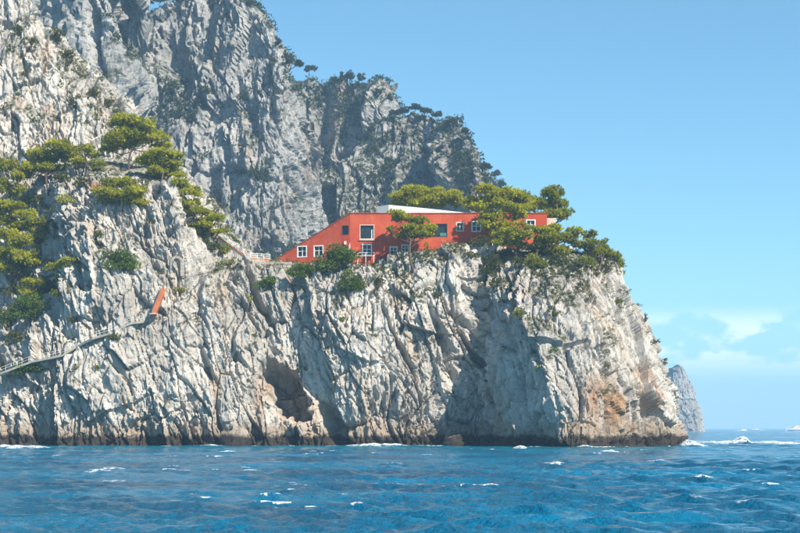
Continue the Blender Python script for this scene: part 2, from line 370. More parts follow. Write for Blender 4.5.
# ---- main headland, water line to plateau. each column: px/Y at levels  sea bed, water line, A, B, C, D, E, F, plateau, far side
def column(W, A, B, C, D, E, Fp, G=None):
    wx, wy = W
    p = [Vector(((wx - CX) / F * wy, wy - 1.5, -4.0)), Vector(((wx - CX) / F * wy, wy, 0.3))]
    p += [P(*q) for q in (A, B, C, D, E, Fp)]
    f = p[-1]
    g = P(*G) if G else Vector((f.x, f.y + 34, f.z + 0.5))
    p += [g, Vector((g.x, g.y + 22, -4))]
    return p
main_cols = [
 column((-80,292), (-80,400,294), (-80,352,297), (-80,320,305), (-80,280,312), (-80,230,322), (-80,195,332), (-80,170,350)),
 column((0,291), (0,402,292), (0,368,294), (0,325,304), (0,280,312), (0,230,321), (0,190,331), (0,168,350)),
 column((30,290), (30,402,291), (30,357,293), (30,322,302), (30,275,311), (34,222,321), (34,186,331), (34,165,350)),
 column((50,290), (50,402,290), (50,352,292), (50,312,298), (50,275,307), (47,225,319), (46,190,330), (47,165,350)),
 column((63,289), (62,402,289), (62,348,291), (60,305,294), (57,265,298), (55,222,303), (60,192,309), (65,165,345)),
 column((100,288), (100,402,288), (100,333,290.5), (100,290,292), (98,250,295), (96,205,300), (100,172,309), (105,152,345)),
 column((150,287), (150,400,287), (150,322,289), (150,280,291), (150,240,294), (145,208,299), (143,178,307), (145,158,340)),
 column((178,286), (178,400,286), (178,330,288.5), (180,290,291), (183,250,293), (178,212,296), (170,184,301), (170,170,330)),
 column((193,287), (195,400,287.5), (197,335,290), (200,300,292), (200,268,296), (194,235,300), (188,214,305), (190,200,325)),
 column((212,287), (214,400,287), (216,340,290), (216,305,293), (216,280,297), (212,262,301), (206,240,307), (206,228,322)),
 column((235,287), (236,400,287.5), (237,345,290.5), (237,310,294), (237,287,297), (234,270,301), (228,247,308), (226,240,325)),
 column((262,288), (262,400,289), (262,350,291.5), (262,318,294.5), (262,294,297), (261,276,300), (258,262,305), (256,257,330)),
 column((300,288), (300,400,288.5), (300,350,290), (300,318,292), (300,290,294.5), (300,272,298), (300,262,307)),
 column((330,286), (330,400,287), (330,350,289), (330,318,291), (330,290,294), (330,270,298), (332,263,307)),
 column((360,283), (360,400,284.5), (360,350,287.5), (362,318,290), (364,292,293.5), (364,272,298), (366,264,304.5)),
 column((395,283), (395,400,285), (395,350,288.5), (396,318,291), (397,292,294), (397,268,299), (398,250,302.5)),
 column((425,284), (425,400,285.5), (425,350,288.5), (425,315,289.5), (426,285,291.5), (428,262,295), (428,250,301)),
 column((445,286), (443,400,287), (441,350,289.5), (440,312,289.5), (440,278,291), (442,257,294), (443,242,299)),
 column((465,288), (463,400,289), (460,350,290), (458,312,290), (458,280,291.5), (460,256,295), (463,241,300.5)),
 column((484,288), (483,400,289), (482,350,290.5), (480,315,291.5), (478,285,293.5), (480,266,297), (482,246,302)),
 column((503,282), (500,400,283), (493,350,286), (488,315,289), (490,288,291), (496,266,296), (500,249,302)),
 column((521,273), (516,400,275), (507,350,279), (502,315,284), (508,288,288), (516,266,294), (520,250,302)),
 column((545,265), (541,400,267), (532,350,271.5), (527,315,277), (531,286,284.5), (536,265,292), (540,250,302)),
 column((572,262), (570,400,264), (565,350,269), (560,312,275), (556,284,283), (555,264,291), (556,250,302)),
 column((605,264), (603,400,266), (598,350,271.5), (592,312,279), (586,282,285), (580,264,292), (574,251,302)),
 column((640,271), (635,400,273), (622,350,278), (611,312,283), (604,282,289), (601,267,295), (590,253,304)),
 column((668,275), (657,400,278), (637,350,283), (621,312,288), (612,282,294), (609,266,300), (597,253,308)),
 column((682,283), (667,400,286), (646,350,291), (627,312,296), (615,282,302), (606,265,307), (599,252,313)),
 column((682,298), (666,400,300), (645,350,303), (626,312,307), (614,282,311), (605,265,315), (598,252,319)),
 column((640,330), (635,400,332), (625,350,333), (612,312,334), (600,282,335), (590,265,336), (580,254,337)),
 column((540,352), (540,400,352), (540,350,353), (540,312,353), (540,282,354), (540,265,354), (540,256,355)),
]
G = sheet(main_cols, 0.205, (9, 6), coarse_rows=(0, 7, 8), coarse_cols=(0, 28, 29))
V0 = G.reshape(-1, 3).astype(np.float32); px, py = proj(V0)
d = rock_disp(along(G, 0.66), 1.0, 3, 0.2)
flat = sstep(0.80, 0.97, grid_normals(blur(blur(G, 10, 0), 10, 1)).reshape(-1, 3)[:, 2])
d *= 1 - 0.75 * flat
front = (V0[:, 1] < 312); px, py = warp(px, py, V0)
cpx_, cpy_ = warp(px, py, V0 * 2.2, 9.0)
d -= front * 9 * blob(cpx_, cpy_, 284, 390, 21, 36, 0.35, 0.30) * (1 + 0.2 * perlin(V0 / 3, 9))         # sea cave
d -= front * 4.2 * blob(px, py, 329, 424, 13, 30, 0.30, 0.7)
d -= front * 4.5 * blob(px, py, 640, 402, 5, 26, 0.45, 0.8)                                           # cleft in the seaward face
d -= front * 2.6 * blob(px, py, 597, 345, 4, 36, 0.25, 0.8)
d -= front * 2.4 * blob(px, py, 441, 340, 7, 60, 0.35, 0.8)
d -= front * 2.2 * blob(px, py, 258, 300, 5, 38, 0.45, 0.8)
d -= front * 3.2 * blob(px, py, 478, 362, 4, 85, 0.52, 0.9)
d -= front * 2.0 * blob(px, py, 398, 345, 3, 60, 0.5, 0.9)
d -= front * 0.8 * blob(px, py, 385, 268, 30, 10, 0.0, 0.7)                                           # hollow under the house
d += front * 1.6 * blob(px, py, 235, 425, 16, 22, 0.0, 0.8)
d -= front * 1.8 * blob(px, py, 222, 425, 3, 20, 0.2, 0.8)
d -= front * 2.0 * blob(px, py, 205, 365, 5, 22, 0.3, 0.8)
st = fbm(V0 / np.array([4, 4, 14], np.float32), 3, 21)
ochre = np.zeros(len(V0))
for (cx, cy, rx, ry, ln, a) in ((610, 405, 40, 46, 0.2, 1.0), (500, 415, 22, 45, 0.2, 0.7), (312, 395, 10, 38, 0.28, 0.9), (286, 392, 26, 40, 0.3, 0.8), (262, 400, 16, 45, 0, 0.65), (285, 415, 40, 25, 0, 0.55),
                             (215, 380, 9, 35, 0.1, 0.7), (205, 355, 6, 25, 0.2, 0.8), (126, 402, 6, 18, 0, 0.7), (155, 300, 10, 22, -.3, 0.25), (645, 395, 9, 35, 0.3, 0.8), (575, 425, 20, 18, 0, .5), (380, 425, 30, 14, 0, .4)):
    ochre = np.maximum(ochre, a * blob(px, py, cx, cy, rx, ry, ln, 0.9) * sstep(-0.30, 0.25, st))
soil = np.zeros(len(V0))
for (cx, cy, rx, ry) in ((18, 275, 18, 12), (12, 305, 12, 8), (98, 183, 16, 7), (8, 318, 10, 6)):
    soil = np.maximum(soil, blob(px, py, cx, cy, rx, ry, 0, 0.8) * 0.9)
cliff, V_MAIN, N_MAIN, VEG_MAIN = finish_sheet('cliff', G, d, M_ROCK, ochre, soil, -0.12)

# ---- upper cliff behind the pine terrace
up_cols = []
for row in (
 ((-90,270,332), (-90,160,336), (-90,90,342), (-90,20,348), (-90,-60,356)),
 ((0,270,332), (0,165,335), (0,105,340), (0,50,344), (0,-16,352)),
 ((26,270,332), (28,165,335), (28,105,340), (28,50,345), (26,-6,352)),
 ((46,270,332), (46,165,335), (46,112,340), (46,66,345), (44,22,352)),
 ((72,270,332), (72,168,335), (72,122,340), (72,84,345), (68,44,352)),
 ((88,270,331), (88,170,334), (88,128,339), (86,98,344), (83,68,351)),
 ((104,270,330), (104,172,333), (103,135,338), (100,110,343), (97,84,350)),
 ((132,270,328), (132,182,331), (132,155,336), (131,133,342), (129,112,349)),
 ((155,270,324), (155,200,327), (154,178,332), (153,158,338), (151,136,345)),
 ((188,270,318), (188,228,321), (188,214,325), (188,204,330), (188,192,337)),
 ((216,275,312), (216,250,314), (216,242,318), (216,236,322), (216,230,328)),
 ((242,290,312), (242,264,314), (242,260,317), (242,257,320), (242,254,326))):
    c = [Vector((P(*row[0]).x, row[0][2] - 1, -4))] + [P(*q) for q in row]
    t = c[-1]; c += [Vector((t.x - 3, t.y + 22, t.z + 1)), Vector((t.x - 3, t.y + 40, -4))]
    up_cols.append(c)
G = sheet(up_cols, 0.29, (6, 5), coarse_rows=(0, 5, 6, 7))
V0 = G.reshape(-1, 3).astype(np.float32); px, py = proj(V0)
d = rock_disp(along(G, 0.45), 1.05, 11, 0.1)
upper, V_UP, N_UP, VEG_UP = finish_sheet('upper_cliff', G, d, M_ROCK, 0.5 * blob(px, py, 40, 100, 50, 60, 0, .9) * sstep(-0.1, .3, fbm(V0 / 7, 3, 5)), None, -0.02)

# ---- the mountain behind: five massifs, each (px, py of crest, Y foot, Y crest)
def massif(name, cols, seed, k, amp, res, left_back=None, right_back=None, vb=0.0, ochre=None, bulges=()):
    out = []
    def col(px, py, y0, y1, dx=0):
        c = []
        top = P(px, py, y1)
        for t in (0.0, 0.2, 0.4, 0.6, 0.8, 1.0):
            y = y0 + (y1 - y0) * (t ** 1.3); pxx = px + dx * (1 - t)
            z = -4 + (top.z + 4) * t
            c.append(Vector(((pxx - CX) / F * y, y, z)))
        c.append(Vector((top.x, top.y + 30 * k, top.z + 1))); c.append(Vector((top.x, top.y + 90 * k, -4)))
        return c
    for q in cols: out.append(col(*q))
    G = sheet(out, res, (14, 5), coarse_rows=(6,))
    V0 = G.reshape(-1, 3).astype(np.float32); px, py = warp(*proj(V0), V0 / 2, 8.0)
    d = rock_disp(along(G, 0.6), k, seed, 0.05, amp)
    d += k * 2.6 * fbm(V0 / np.array([38, 38, 90], np.float32), 3, seed + 30)
    for (cx, cy, rx, ry, ln, a) in bulges: d += a * blob(px, py, cx, cy, rx, ry, ln, 0.9)
    oc = np.zeros(len(V0))
    for (cx, cy, rx, ry, a) in (ochre or ()): oc = np.maximum(oc, a * blob(px, py, cx, cy, rx, ry, 0, 0.9) * sstep(-0.2, .3, fbm(V0 / np.array([6, 6, 30], np.float32), 3, 9)))
    return finish_sheet(name, G, d, M_FAR, oc, None, vb, vegk=2.4)
MASS = []
MASS.append(massif('mountain_spur', [(-120,-60,560,590), (20,-60,540,575), (70,-50,530,565), (105,-40,522,556), (113,-34,520,552), (116,-30,530,560,34), (117,-28,560,590,30)], 21, 2.0, 0.9, 1.05,
     bulges=((128, 90, 14, 60, 0.25, 8), (95, 40, 8, 60, 0.2, -8)), ochre=((135, 105, 8, 25, .4),)))
MASS.append(massif('mountain', [(60,30,592,652), (112,14,590,648), (130,12,589,646), (158,5,588,644), (175,-12,586,640), (215,-14,583,634), (240,-6,580,626), (252,4,582,624), (262,15,583,619), (270,30,586,614), (276,48,592,614,30), (285,58,600,617,48), (293,76,612,622,60), (297,100,626,634,60), (300,130,655,664,50)], 31, 2.1, 0.95, 0.76,
     bulges=((225, 60, 30, 60, 0.1, 2), (180, 75, 22, 40, 0.3, -4), (250, 120, 12, 70, 0.3, -3)),
     ochre=((212, 45, 8, 25, .6), (240, 30, 6, 20, .5), (250, 150, 8, 25, .5), (260, 100, 30, 10, .3))))
MASS.append(massif('mountain_ridge', [(240,80,690,748), (285,80,688,744), (300,72,686,742), (315,77,685,740), (330,86,684,738), (344,81,683,736), (364,82,682,730), (376,91,680,724), (387,98,680,720), (392,112,682,716,20), (398,140,690,712,10)], 41, 2.1, 0.8, 0.85, vb=0.34,
     bulges=((375, 110, 14, 40, 0, 7), (325, 130, 14, 60, 0, -8))))
MASS.append(massif('mountain_shoulder', [(330,170,606,666), (360,140,606,676), (385,117,605,684), (402,112,604,684), (420,110,602,680), (437,116,599,670), (452,122,595,654), (463,130,590,638,8), (468,146,582,622,12), (474,160,586,618,12), (482,176,594,620,10), (488,192,606,626,8), (493,212,640,650,6)], 51, 1.9, 0.8, 0.72, vb=0.30,
     bulges=((455, 165, 12, 45, 0.1, 8), (428, 165, 9, 40, 0.2, -7), (400, 185, 11, 40, -.2, 6)), ochre=((462, 180, 14, 50, 0.55), (475, 190, 10, 30, 0.5))))
MASS.append(massif('far_hill', [(440,165,760,800), (478,163,750,790), (490,168,745,786), (498,176,742,780), (504,188,742,775,6), (509,204,760,780,4)], 61, 1.8, 0.7, 1.1, vb=0.45))

# ---- distant sea stack
def stack():
    out = []
    Y = 1500.0
    for (wx, wy, tx, ty, tpy) in ((640,1560,650,1560,395), (655,1512,662,1520,380), (668,1494,672,1506,369), (676,1488,679,1502,363), (685,1486,685,1502,366), (694,1486,690,1502,376), (699,1489,694,1504,388), (704,1496,697,1508,396), (707,1512,699,1516,402), (704,1540,698,1540,404)):
        b = Vector(((wx - CX) / F * wy, wy, -4)); t = P(tx, tpy, ty)
        c = [b, b.lerp(t, 0.15)] + [b.lerp(t, q) for q in (0.4, 0.65, 0.85, 1.0)] + [Vector((t.x - 4, t.y + 14, t.z - 1)), Vector((t.x - 4, t.y + 40, -4))]
        out.append(c)
    G = sheet(out, 0.9, (3, 3)); V0 = G.reshape(-1, 3).astype(np.float32)
    return finish_sheet('sea_stack', G, rock_disp(along(G), 2.0, 71, 0.05, 0.6), M_FAR, None, None, -0.1, vegk=2.5)
stack()

# ------------------------------------------------------------------ sea
def build_sea():
    h_lo, h_hi = math.radians(-18.5), math.radians(18.5)
    th = np.concatenate([np.linspace(math.radians(-75), h_lo, 24, endpoint=False), np.linspace(h_lo, h_hi, 515), np.linspace(h_hi, math.radians(75), 25)[1:]])
    r = [14.0]
    while r[-1] < 9000:
        R = r[-1]
        r.append(R + (1.5 if R < 38 else 0.22 + 0.0040 * R if R < 330 else R * 0.009 if R < 700 else R * 0.04))
    r = np.array(r)
    T, R = np.meshgrid(th, r, indexing='ij'); X = (R * np.sin(T)).ravel(); Y = (R * np.cos(T)).ravel(); R = R.ravel()
    rr = np.random.RandomState(5); z = np.zeros(len(X)); dxs = np.zeros(len(X)); dys = np.zeros(len(X))
    main = math.radians(240)                                   # the wind sea runs in from the open water, right to left
    gust = 0.75 + 0.55 * np.clip(fbm(np.stack([X / 60, Y / 60, 0 * X], 1), 2, 3), -1, 1)
    for k in range(60):
        lam = 0.9 * (18 / 0.9) ** (rr.rand() ** 1.35)
        a = main + rr.normal() * (0.32 if lam > 5 else 0.6); kx, ky = math.cos(a) * 2 * math.pi / lam, math.sin(a) * 2 * math.pi / lam
        amp = 0.0195 * lam if lam < 1.8 else 0.035 * (lam / 1.8) ** -0.25
        fade = 1 - sstep(lam * 0.28, lam * 0.6, np.where(R < 330, 0.22 + 0.004 * R, 0.009 * R)); ph = rr.rand() * 6.28
        arg = kx * X + ky * Y + ph + 0.8 * math.sin(k)
        wv = amp * gust * fade
        z += wv * np.cos(arg); dxs -= wv * math.cos(a) * np.sin(arg); dys -= wv * math.sin(a) * np.sin(arg)
    px = CX + X / np.maximum(Y, 1) * F
    # shoreline distance, from the cliff's own water line
    m = (np.abs(V_MAIN[:, 2]) < 0.5) & (V_MAIN[:, 1] < 320)
    cpx, cpy = proj(V_MAIN[m]); bins = np.full(400, 1e4)
    ib = ((cpx + 100) / 2.0).astype(int); ok = (ib >= 0) & (ib < 400); np.minimum.at(bins, ib[ok], V_MAIN[m][ok, 1])
    xb = np.arange(400) * 2.0 - 99; good = bins < 9e3
    ysh = np.interp(px, xb[good], bins[good], left=292, right=1e4)
    dist = ysh - Y
    P3 = np.stack([X, Y, 0 * X], 1).astype(np.float32)
    patch = fbm(P3 / np.array([20, 34, 1], np.float32), 3, 8)
    zs = z / (gust + .2); t1, t2 = np.percentile(zs[(R > 45) & (R < 330)], (95.5, 98.8))
    cap = sstep(t1, t2, zs) * sstep(-0.05, 0.35, patch) * (R < 900)
    far_cap = sstep(0.40, 0.52, fbm(P3 / np.array([9, 60, 1], np.float32), 2, 15)) * sstep(250, 420, R) * 0.8
    shore = 1.2 * sstep(4.4, 0.6, dist) * (dist > -3) * sstep(-0.12, 0.25, fbm(P3 / np.array([5, 5, 1], np.float32), 2, 17))
    foam = np.maximum(np.maximum(cap, far_cap), shore)
    # breaking wake beyond the headland and the wash off its tip
    def fl(cx, cy, rx, ry, hgt, a=1.0):
        nonlocal z, foam
        u = (X - cx) / rx; v = (Y - cy) / ry; g = np.exp(-(u * u + v * v)); z = z + hgt * g * (1 + 0.5 * perlin(P3 / 1.2, 23)); foam = np.maximum(foam, a * sstep(0.15, 0.6, g))
    q = lambda p, Y_: (p - CX) / F * Y_
    for (p, Y_, rx, ry, hg) in ((689, 279, 1.5, 3, 0.9), (694, 277, 2.4, 4, 0.35), (728, 318, 3.5, 6, 0.55), (737, 316, 1.6, 4, .55), (743, 315, .8, 3, .85), (748, 314, 1.4, 3, .45), (708, 330, 4, 5, 0.25), (718, 326, 4, 5, 0.35), (768, 330, 3, 6, 0.6), (776, 318, 3, 5, 0.45), (788, 308, 3, 5, 0.5),
                                (760, 345, 4, 8, 0.35), (366, 279, 4, 2.5, .3), (384, 280, 5, 2.5, .3), (210, 283, 3, 2, .3), (430, 281, 3, 2, .25), (592, 262, 3, 2, .3), (3, 268, 1.6, 2.5, .45), (8, 262, 1.6, 3, 0.3), (20, 255, 2.2, 4, .25), (38, 256, 2, 5, .3), (36, 262, 1, 3, .2),
                                (229, 205, 1.5, 3, .35), (610, 208, 1.3, 3, .35), (97, 118, 1.1, 2.6, .1), (106, 121, 0.9, 2.4, .1), (113, 96, 1.0, 1.8, .05), (554, 140, 1.0, 2.0, .22), (520, 250, 1.2, 3, .3)):
        fl(q(p, Y_), Y_, rx, ry, hg, 0.6 if Y_ < 130 else 1.3)
    near = sstep(75, 8, dist) * (dist > -20) * sstep(720, 660, px)
    V = np.stack([X + 0.6 * dxs, Y + 0.6 * dys, z], 1)
    return V, grid_faces(len(th), len(r)), foam, near * (0.75 + 0.4 * patch)
def water_mat():
    m, nt, b = newmat('sea_water'); q = N(nt); co = q.n('ShaderNodeNewGeometry').outputs['Position']
    c = q.mix(q.rng(q.noise(q.mapping(co, (0.05, 0.05, 0.05)), 1.0, 4), 0.35, 0.68), (0.0005, 0.076, 0.155), (0.001, 0.168, 0.310))
    c = q.mix(q.math('MULTIPLY', q.attr('shallow'), 0.8), c, (0.004, 0.165, 0.215))
    fm = q.math('MULTIPLY', q.attr('foam'), q.rng(q.noise(q.mapping(co, (1, .6, 1)), 2.2, 8, .75), 0.39, 0.60, 0.0, 1.3))
    fm = q.rng(fm, 0.35, 0.75)
    c = q.mix(fm, c, (0.82, 0.86, 0.88))
    q.l(c, b.inputs['Base Color']); b.inputs['IOR'].default_value = 1.33; b.inputs['Specular IOR Level'].default_value = 0.13
    q.l(q.rng(fm, 0, 1, 0.06, 0.85), b.inputs['Roughness'])
    h = q.math('ADD', q.noise(q.mapping(co, (0.9, 1.2, 1)), 1.5, 5, .6), q.math('MULTIPLY', q.noise(q.mapping(co, (1.0, 1.3, 1)), 5.5, 4, .6), 0.25))
    bp = q.n('ShaderNodeBump'); bp.inputs['Strength'].default_value = 1.0; bp.inputs['Distance'].default_value = 0.6
    q.l(h, bp.inputs['Height']); q.l(bp.outputs[0], b.inputs['Normal'])
    return m
Vs, Fs, foam, shallow = build_sea()
sea = mesh_np('sea', Vs, Fs[:, ::-1], water_mat(), attrs={'foam': foam, 'shallow': shallow}); tag(sea, kind='structure')

# ------------------------------------------------------------------ foliage
def tufts(centers, normals, n_per, length, width, r_jit, rng, spread=0.75):
    """n_per pointed blades round every centre: (verts, tris, tone)"""
    n = len(centers); c = np.repeat(centers, n_per, 0); nm = np.repeat(normals, n_per, 0)
    dirs = nm + rng.normal(size=c.shape) * spread; dirs /= np.linalg.norm(dirs, axis=1)[:, None] + 1e-6
    c = c + rng.normal(size=c.shape) * r_jit
    side = np.cross(dirs, rng.normal(size=c.shape)); side /= np.linalg.norm(side, axis=1)[:, None] + 1e-6
    L = length * (0.6 + 0.8 * rng.rand(len(c), 1)); Wd = width * (0.6 + 0.8 * rng.rand(len(c), 1))
    a = c - dirs * L * 0.3; t = c + dirs * L * 0.7; m = c + dirs * L * 0.1
    V = np.stack([a, m + side * Wd, t, m - side * Wd], 1).reshape(-1, 3)
    Q = np.arange(len(V)).reshape(-1, 4)
    tone = np.clip(np.repeat(rng.rand(n), n_per) * 0.55 + rng.rand(len(c)) * 0.45, 0, 1)
    return V, Q, np.repeat(tone, 4)
def pad_points(c, rx, ry, rz, dens, rng, under=0.25):
    n = max(10, int(dens * (rx * ry * 3.1 + rz * (rx + ry) * 2)))
    d = rng.normal(size=(n, 3)); d /= np.linalg.norm(d, axis=1)[:, None]
    flip = (d[:, 2] < 0) & (rng.rand(n) > under); d[flip, 2] *= -1
    rad = (0.62 + 0.42 * rng.rand(n, 1) ** 0.6) * (1 + 0.16 * np.sin(d[:, :1] * 5 + c[0]) * np.cos(d[:, 1:2] * 4 + c[2]))
    s = np.array([rx, ry, rz]); d2 = d.copy(); d2[:, 2] = np.where(d2[:, 2] < 0, d2[:, 2] * 0.45, d2[:, 2])
    pts = c + d2 * s * rad
    nn = d / s * s.mean(); nn[:, 2] += 0.35; nn /= np.linalg.norm(nn, axis=1)[:, None]
    return pts, nn
def pine(label, pads, base, Y, mat=M_PINE, group=None, seed=0, dens=6.5, name='pine_tree', cat='pine tree', lean=None, blade=(0.52, 0.12), scale_y=0.85, forks=True):
    """pads: list of (px, py, rx px, rz px[, dY]); base: world point of the trunk foot"""
    rng = np.random.RandomState(seed); base = Vector(base)
    root = empty(name, base)
    tag(root, label, cat, group)
    s = Y / F; vs, qs, ts, off = [], [], [], 0
    centres = []
    for i, pd in enumerate(pads):
        px_, py_, rx_, rz_ = pd[:4]; yy = Y + (pd[4] if len(pd) > 4 else rng.uniform(-1, 1) * rx_ * s * 0.4)
        c = np.array(P(px_, py_, yy)); rx, rz = rx_ * s * 1.22, rz_ * s * 1.25; centres.append((Vector(c), rx, rz))
        # each pad is broken into a few smaller cushions so its rim stays ragged
        k = max(4, int(rx * 3.4))
        for j in range(k):
            a = rng.uniform(0, 6.28); q = math.sqrt(rng.rand()) * 0.68
            cc = c + np.array([math.cos(a) * rx * q, math.sin(a) * rx * scale_y * q, rng.uniform(-.35, .35) * rz])
            f_ = rng.uniform(0.26, 0.46)
            p_, n_ = pad_points(cc, max(.45, rx * f_), max(.45, rx * f_ * scale_y), max(0.35, rz * rng.uniform(.45, .75)), dens, rng)
            v, f, t = tufts(p_, n_, 4, blade[0], blade[1], 0.10, rng)
            t = np.clip(t * 0.55 + rng.uniform(-0.02, 0.58), 0, 1)
            vs.append(v); qs.append(f + off); ts.append(t); off += len(v)
    mesh_np('crown', np.concatenate(vs), np.concatenate(qs), mat, root, smooth=False, attrs={'tone': np.concatenate(ts)})
    # trunk: tapered, bending up to the heart of the crown, a limb to each pad
    tops = sum((c for c, _, _ in centres), Vector()) / len(centres)
    heart = base.lerp(tops, 0.72); h = (tops - base).length
    r0 = max(0.11, min(0.32, 0.03 * h + 0.06))
    tb = MB()
    bend = Vector((rng.uniform(-.05, .05) * h, rng.uniform(-.05, .05) * h, 0)) if lean is None else Vector(lean)
    pts = [base - Vector((0, 0, 0.8))] + [base.lerp(heart, t) + bend * math.sin(t * math.pi) for t in (0, .25, .5, .75, 1)]
    tb.tube(pts, [r0 * 1.25, r0, r0 * .85, r0 * .75, r0 * .65, r0 * .5], 7)
    for c, rx, rz in centres:
        st_ = base.lerp(heart, rng.uniform(.7, 1.0)) + bend * 0.1
        e = c - Vector((0, 0, rz * 0.25)); md = st_.lerp(e, .5) - Vector((0, 0, 0.12 * (e - st_).length))
        tb.tube([st_, md, e], [r0 * .42, r0 * .3, r0 * .12], 5)
        if forks:
            for _ in range(2):
                e2 = c + Vector((rng.uniform(-.7, .7) * rx, rng.uniform(-.5, .5) * rx, rng.uniform(-.1, .2) * rz)); tb.tube([md.lerp(e, .5), e2], [r0 * .2, r0 * .07], 4)
    tb.build('trunk', M_BARK, root, True)
    return root
def shrub(label, px, py, rx, rz, mat=M_SCRUB, group=None, seed=0, name='shrub', dens=9.0, at=None, blade=(0.34, 0.10), lobes=None, push=0.0, cat='shrub'):
    rng = np.random.RandomState(seed + 1000)
    g = surf(px, py + rz * 0.5) if at is None else Vector(at)
    s = g.y / F; c0 = P(px, py, g.y - push); RX, RZ = rx * s, rz * s
    root = empty(name, (c0.x, g.y - push + 0.2, c0.z - RZ)); tag(root, label, cat, group)
    vs, qs, ts, off = [], [], [], 0
    k = lobes or max(3, int(RX * 2.6))
    for j in range(k):
        a = rng.uniform(0, 6.28); q = math.sqrt(rng.rand()) * 0.62
        cc = np.array(c0) + np.array([math.cos(a) * RX * q, abs(math.sin(a)) * -0.4 * RX * q + 0.2 * RX, math.sin(a) * RZ * q])
        fr = rng.uniform(.32, .55)
        p_, n_ = pad_points(cc, max(.3, RX * fr), max(.3, RX * fr * .7), max(.28, RZ * rng.uniform(.4, .62)), dens, rng, 0.45)
        v, f, t = tufts(p_, n_, 3, blade[0], blade[1], 0.08, rng)
        vs.append(v); qs.append(f + off); ts.append(np.clip(t * .8 + rng.uniform(-.12, .3), 0, 1)); off += len(v)
    mesh_np('foliage', np.concatenate(vs), np.concatenate(qs), mat, root, smooth=False, attrs={'tone': np.concatenate(ts)})
    tb = MB()
    foot = Vector((c0.x, g.y + 0.3, c0.z - RZ * 0.9))
    for j in range(3):
        tb.tube([foot, Vector((c0.x + rng.uniform(-.5, .5) * RX, c0.y + rng.uniform(-.3, .3) * RX, c0.z + rng.uniform(-.2, .5) * RZ))], [0.06, 0.02], 4)
    tb.build('stem', M_BARK, root, True)
    return root

# ---- pines on the terraces of the near headland
GT = 'pines on the terraces above the sea path'
pine('tall rounded pine rising from the terrace below the upper cliff', [(124,124,15,8), (142,126,13,8), (134,136,20,8), (118,143,17,8), (152,138,14,7), (162,146,10,5), (110,150,9,5)], surf(128,168), 318, group=GT, seed=1)
pine('spreading pine on the spur crest below the tall rounded pine', [(160,156,18,6), (172,164,12,5), (150,163,13,6), (163,173,15,6), (176,177,9,5)], surf(158,188), 309, group=GT, seed=2)
pine('drooping pine with layered branches hanging over the stair railing', [(182,185,12,5), (192,193,11,5), (188,204,13,5), (200,213,14,5), (213,219,13,4), (205,226,14,4), (220,232,10,3), (196,232,11,5)], surf(186,222), 302, group=GT, seed=3)
pine('low flat pine growing on top of the grey knob', [(120,184,16,6), (104,193,12,5), (135,193,13,6), (122,199,20,6), (140,203,10,4)], surf(122,208), 301, group=GT, seed=4)
pine('broad pine beside the foot of the upper cliff', [(60,148,16,7), (42,158,16,7), (70,158,12,6), (30,170,14,6), (52,169,16,6), (20,176,9,5)], surf(48,190), 324, group=GT, seed=5)
pine('pine crown wedged above the dark gully beside the grey knob', [(6,168,12,8), (18,178,10,6), (2,188,12,8), (16,192,10,6)], surf(10,215), 322, group=GT, seed=6)
pine('dense pine halfway down the shaded gully', [(10,208,14,7), (26,216,12,7), (6,222,14,7), (22,228,15,6)], surf(16,248), 314, M_PINE, GT, seed=7)
pine('large pine leaning out over the red earth bank', [(4,236,14,8), (20,243,14,8), (8,254,16,8), (26,258,14,7), (4,268,12,6), (34,264,9,5)], surf(16,288), 308, M_PINE, GT, seed=8)
pine('pine below the knob whose branches reach over bare rock', [(70,263,13,5), (58,270,11,5), (84,272,10,5), (66,279,11,5), (90,280,7,4)], surf(68,292), 298, group=GT, seed=9)
pine('squat pine above the deep green bush on the gully slope', [(34,284,12,6), (46,290,11,6), (26,294,11,6), (40,300,13,6)], surf(36,312), 303, M_PINE, GT, seed=10)
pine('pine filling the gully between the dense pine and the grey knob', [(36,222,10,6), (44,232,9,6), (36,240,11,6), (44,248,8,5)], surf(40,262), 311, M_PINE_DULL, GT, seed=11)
pine('small pine on the slope beside the broad terrace pine', [(84,150,10,5), (92,157,9,5), (80,162,10,5)], surf(86,174), 320, M_PINE, GT, seed=12)
shrub('bright rounded bush on the face of the grey knob', 120, 262, 23, 13, M_BUSH, seed=1, dens=10)
shrub('dark shrub hanging left of the bright bush on the knob', 97, 240, 11, 9, M_SCRUB, seed=2)
shrub('small tuft of green on the upper edge of the grey knob', 65, 200, 12, 5, M_PINE, seed=3)
shrub('deep green bush below the pines above the sea path', 30, 312, 20, 16, M_BUSH, seed=4)
shrub('bush between the red earth bank and the sea path', 48, 288, 12, 10, M_SCRUB, seed=5)
shrub('shrub at the foot of the leaning pine on red earth', 6, 322, 10, 12, M_BUSH, seed=6)
shrub('dark bush in the gully beneath the dense pine', 10, 290, 12, 9, M_SCRUB, seed=7)
shrub('dark cushion of scrub just below the path railing', 26, 371, 20, 7, M_BUSH, seed=8)
shrub('olive scrub under the bend of the path railing', 112, 338, 10, 6, M_SCRUB, seed=9)
shrub('small tuft on bare rock far below the path bend', 98, 369, 4, 6, M_BUSH, seed=10)
shrub('pale scrub at the outer end of the sea path', 3, 364, 7, 4, M_PINE_DULL, seed=11)
for i, (x, y, a, b, l) in enumerate(((40, 206, 10, 10, 'dark scrub at the head of the shaded gully'), (54, 224, 11, 17, 'dark scrub against the side of the grey knob'), (28, 276, 12, 8, 'dark scrub above the red earth bank'), (52, 262, 9, 8, 'olive scrub where the gully opens below the knob'), (72, 318, 9, 6, 'low scrub on broken rock above the path railing'), (14, 338, 12, 6, 'scrub on the slope just above the sea path'))):
    shrub(l, x, y, a, b, M_SCRUB, 'dark scrub filling the shaded gully', 300 + i)
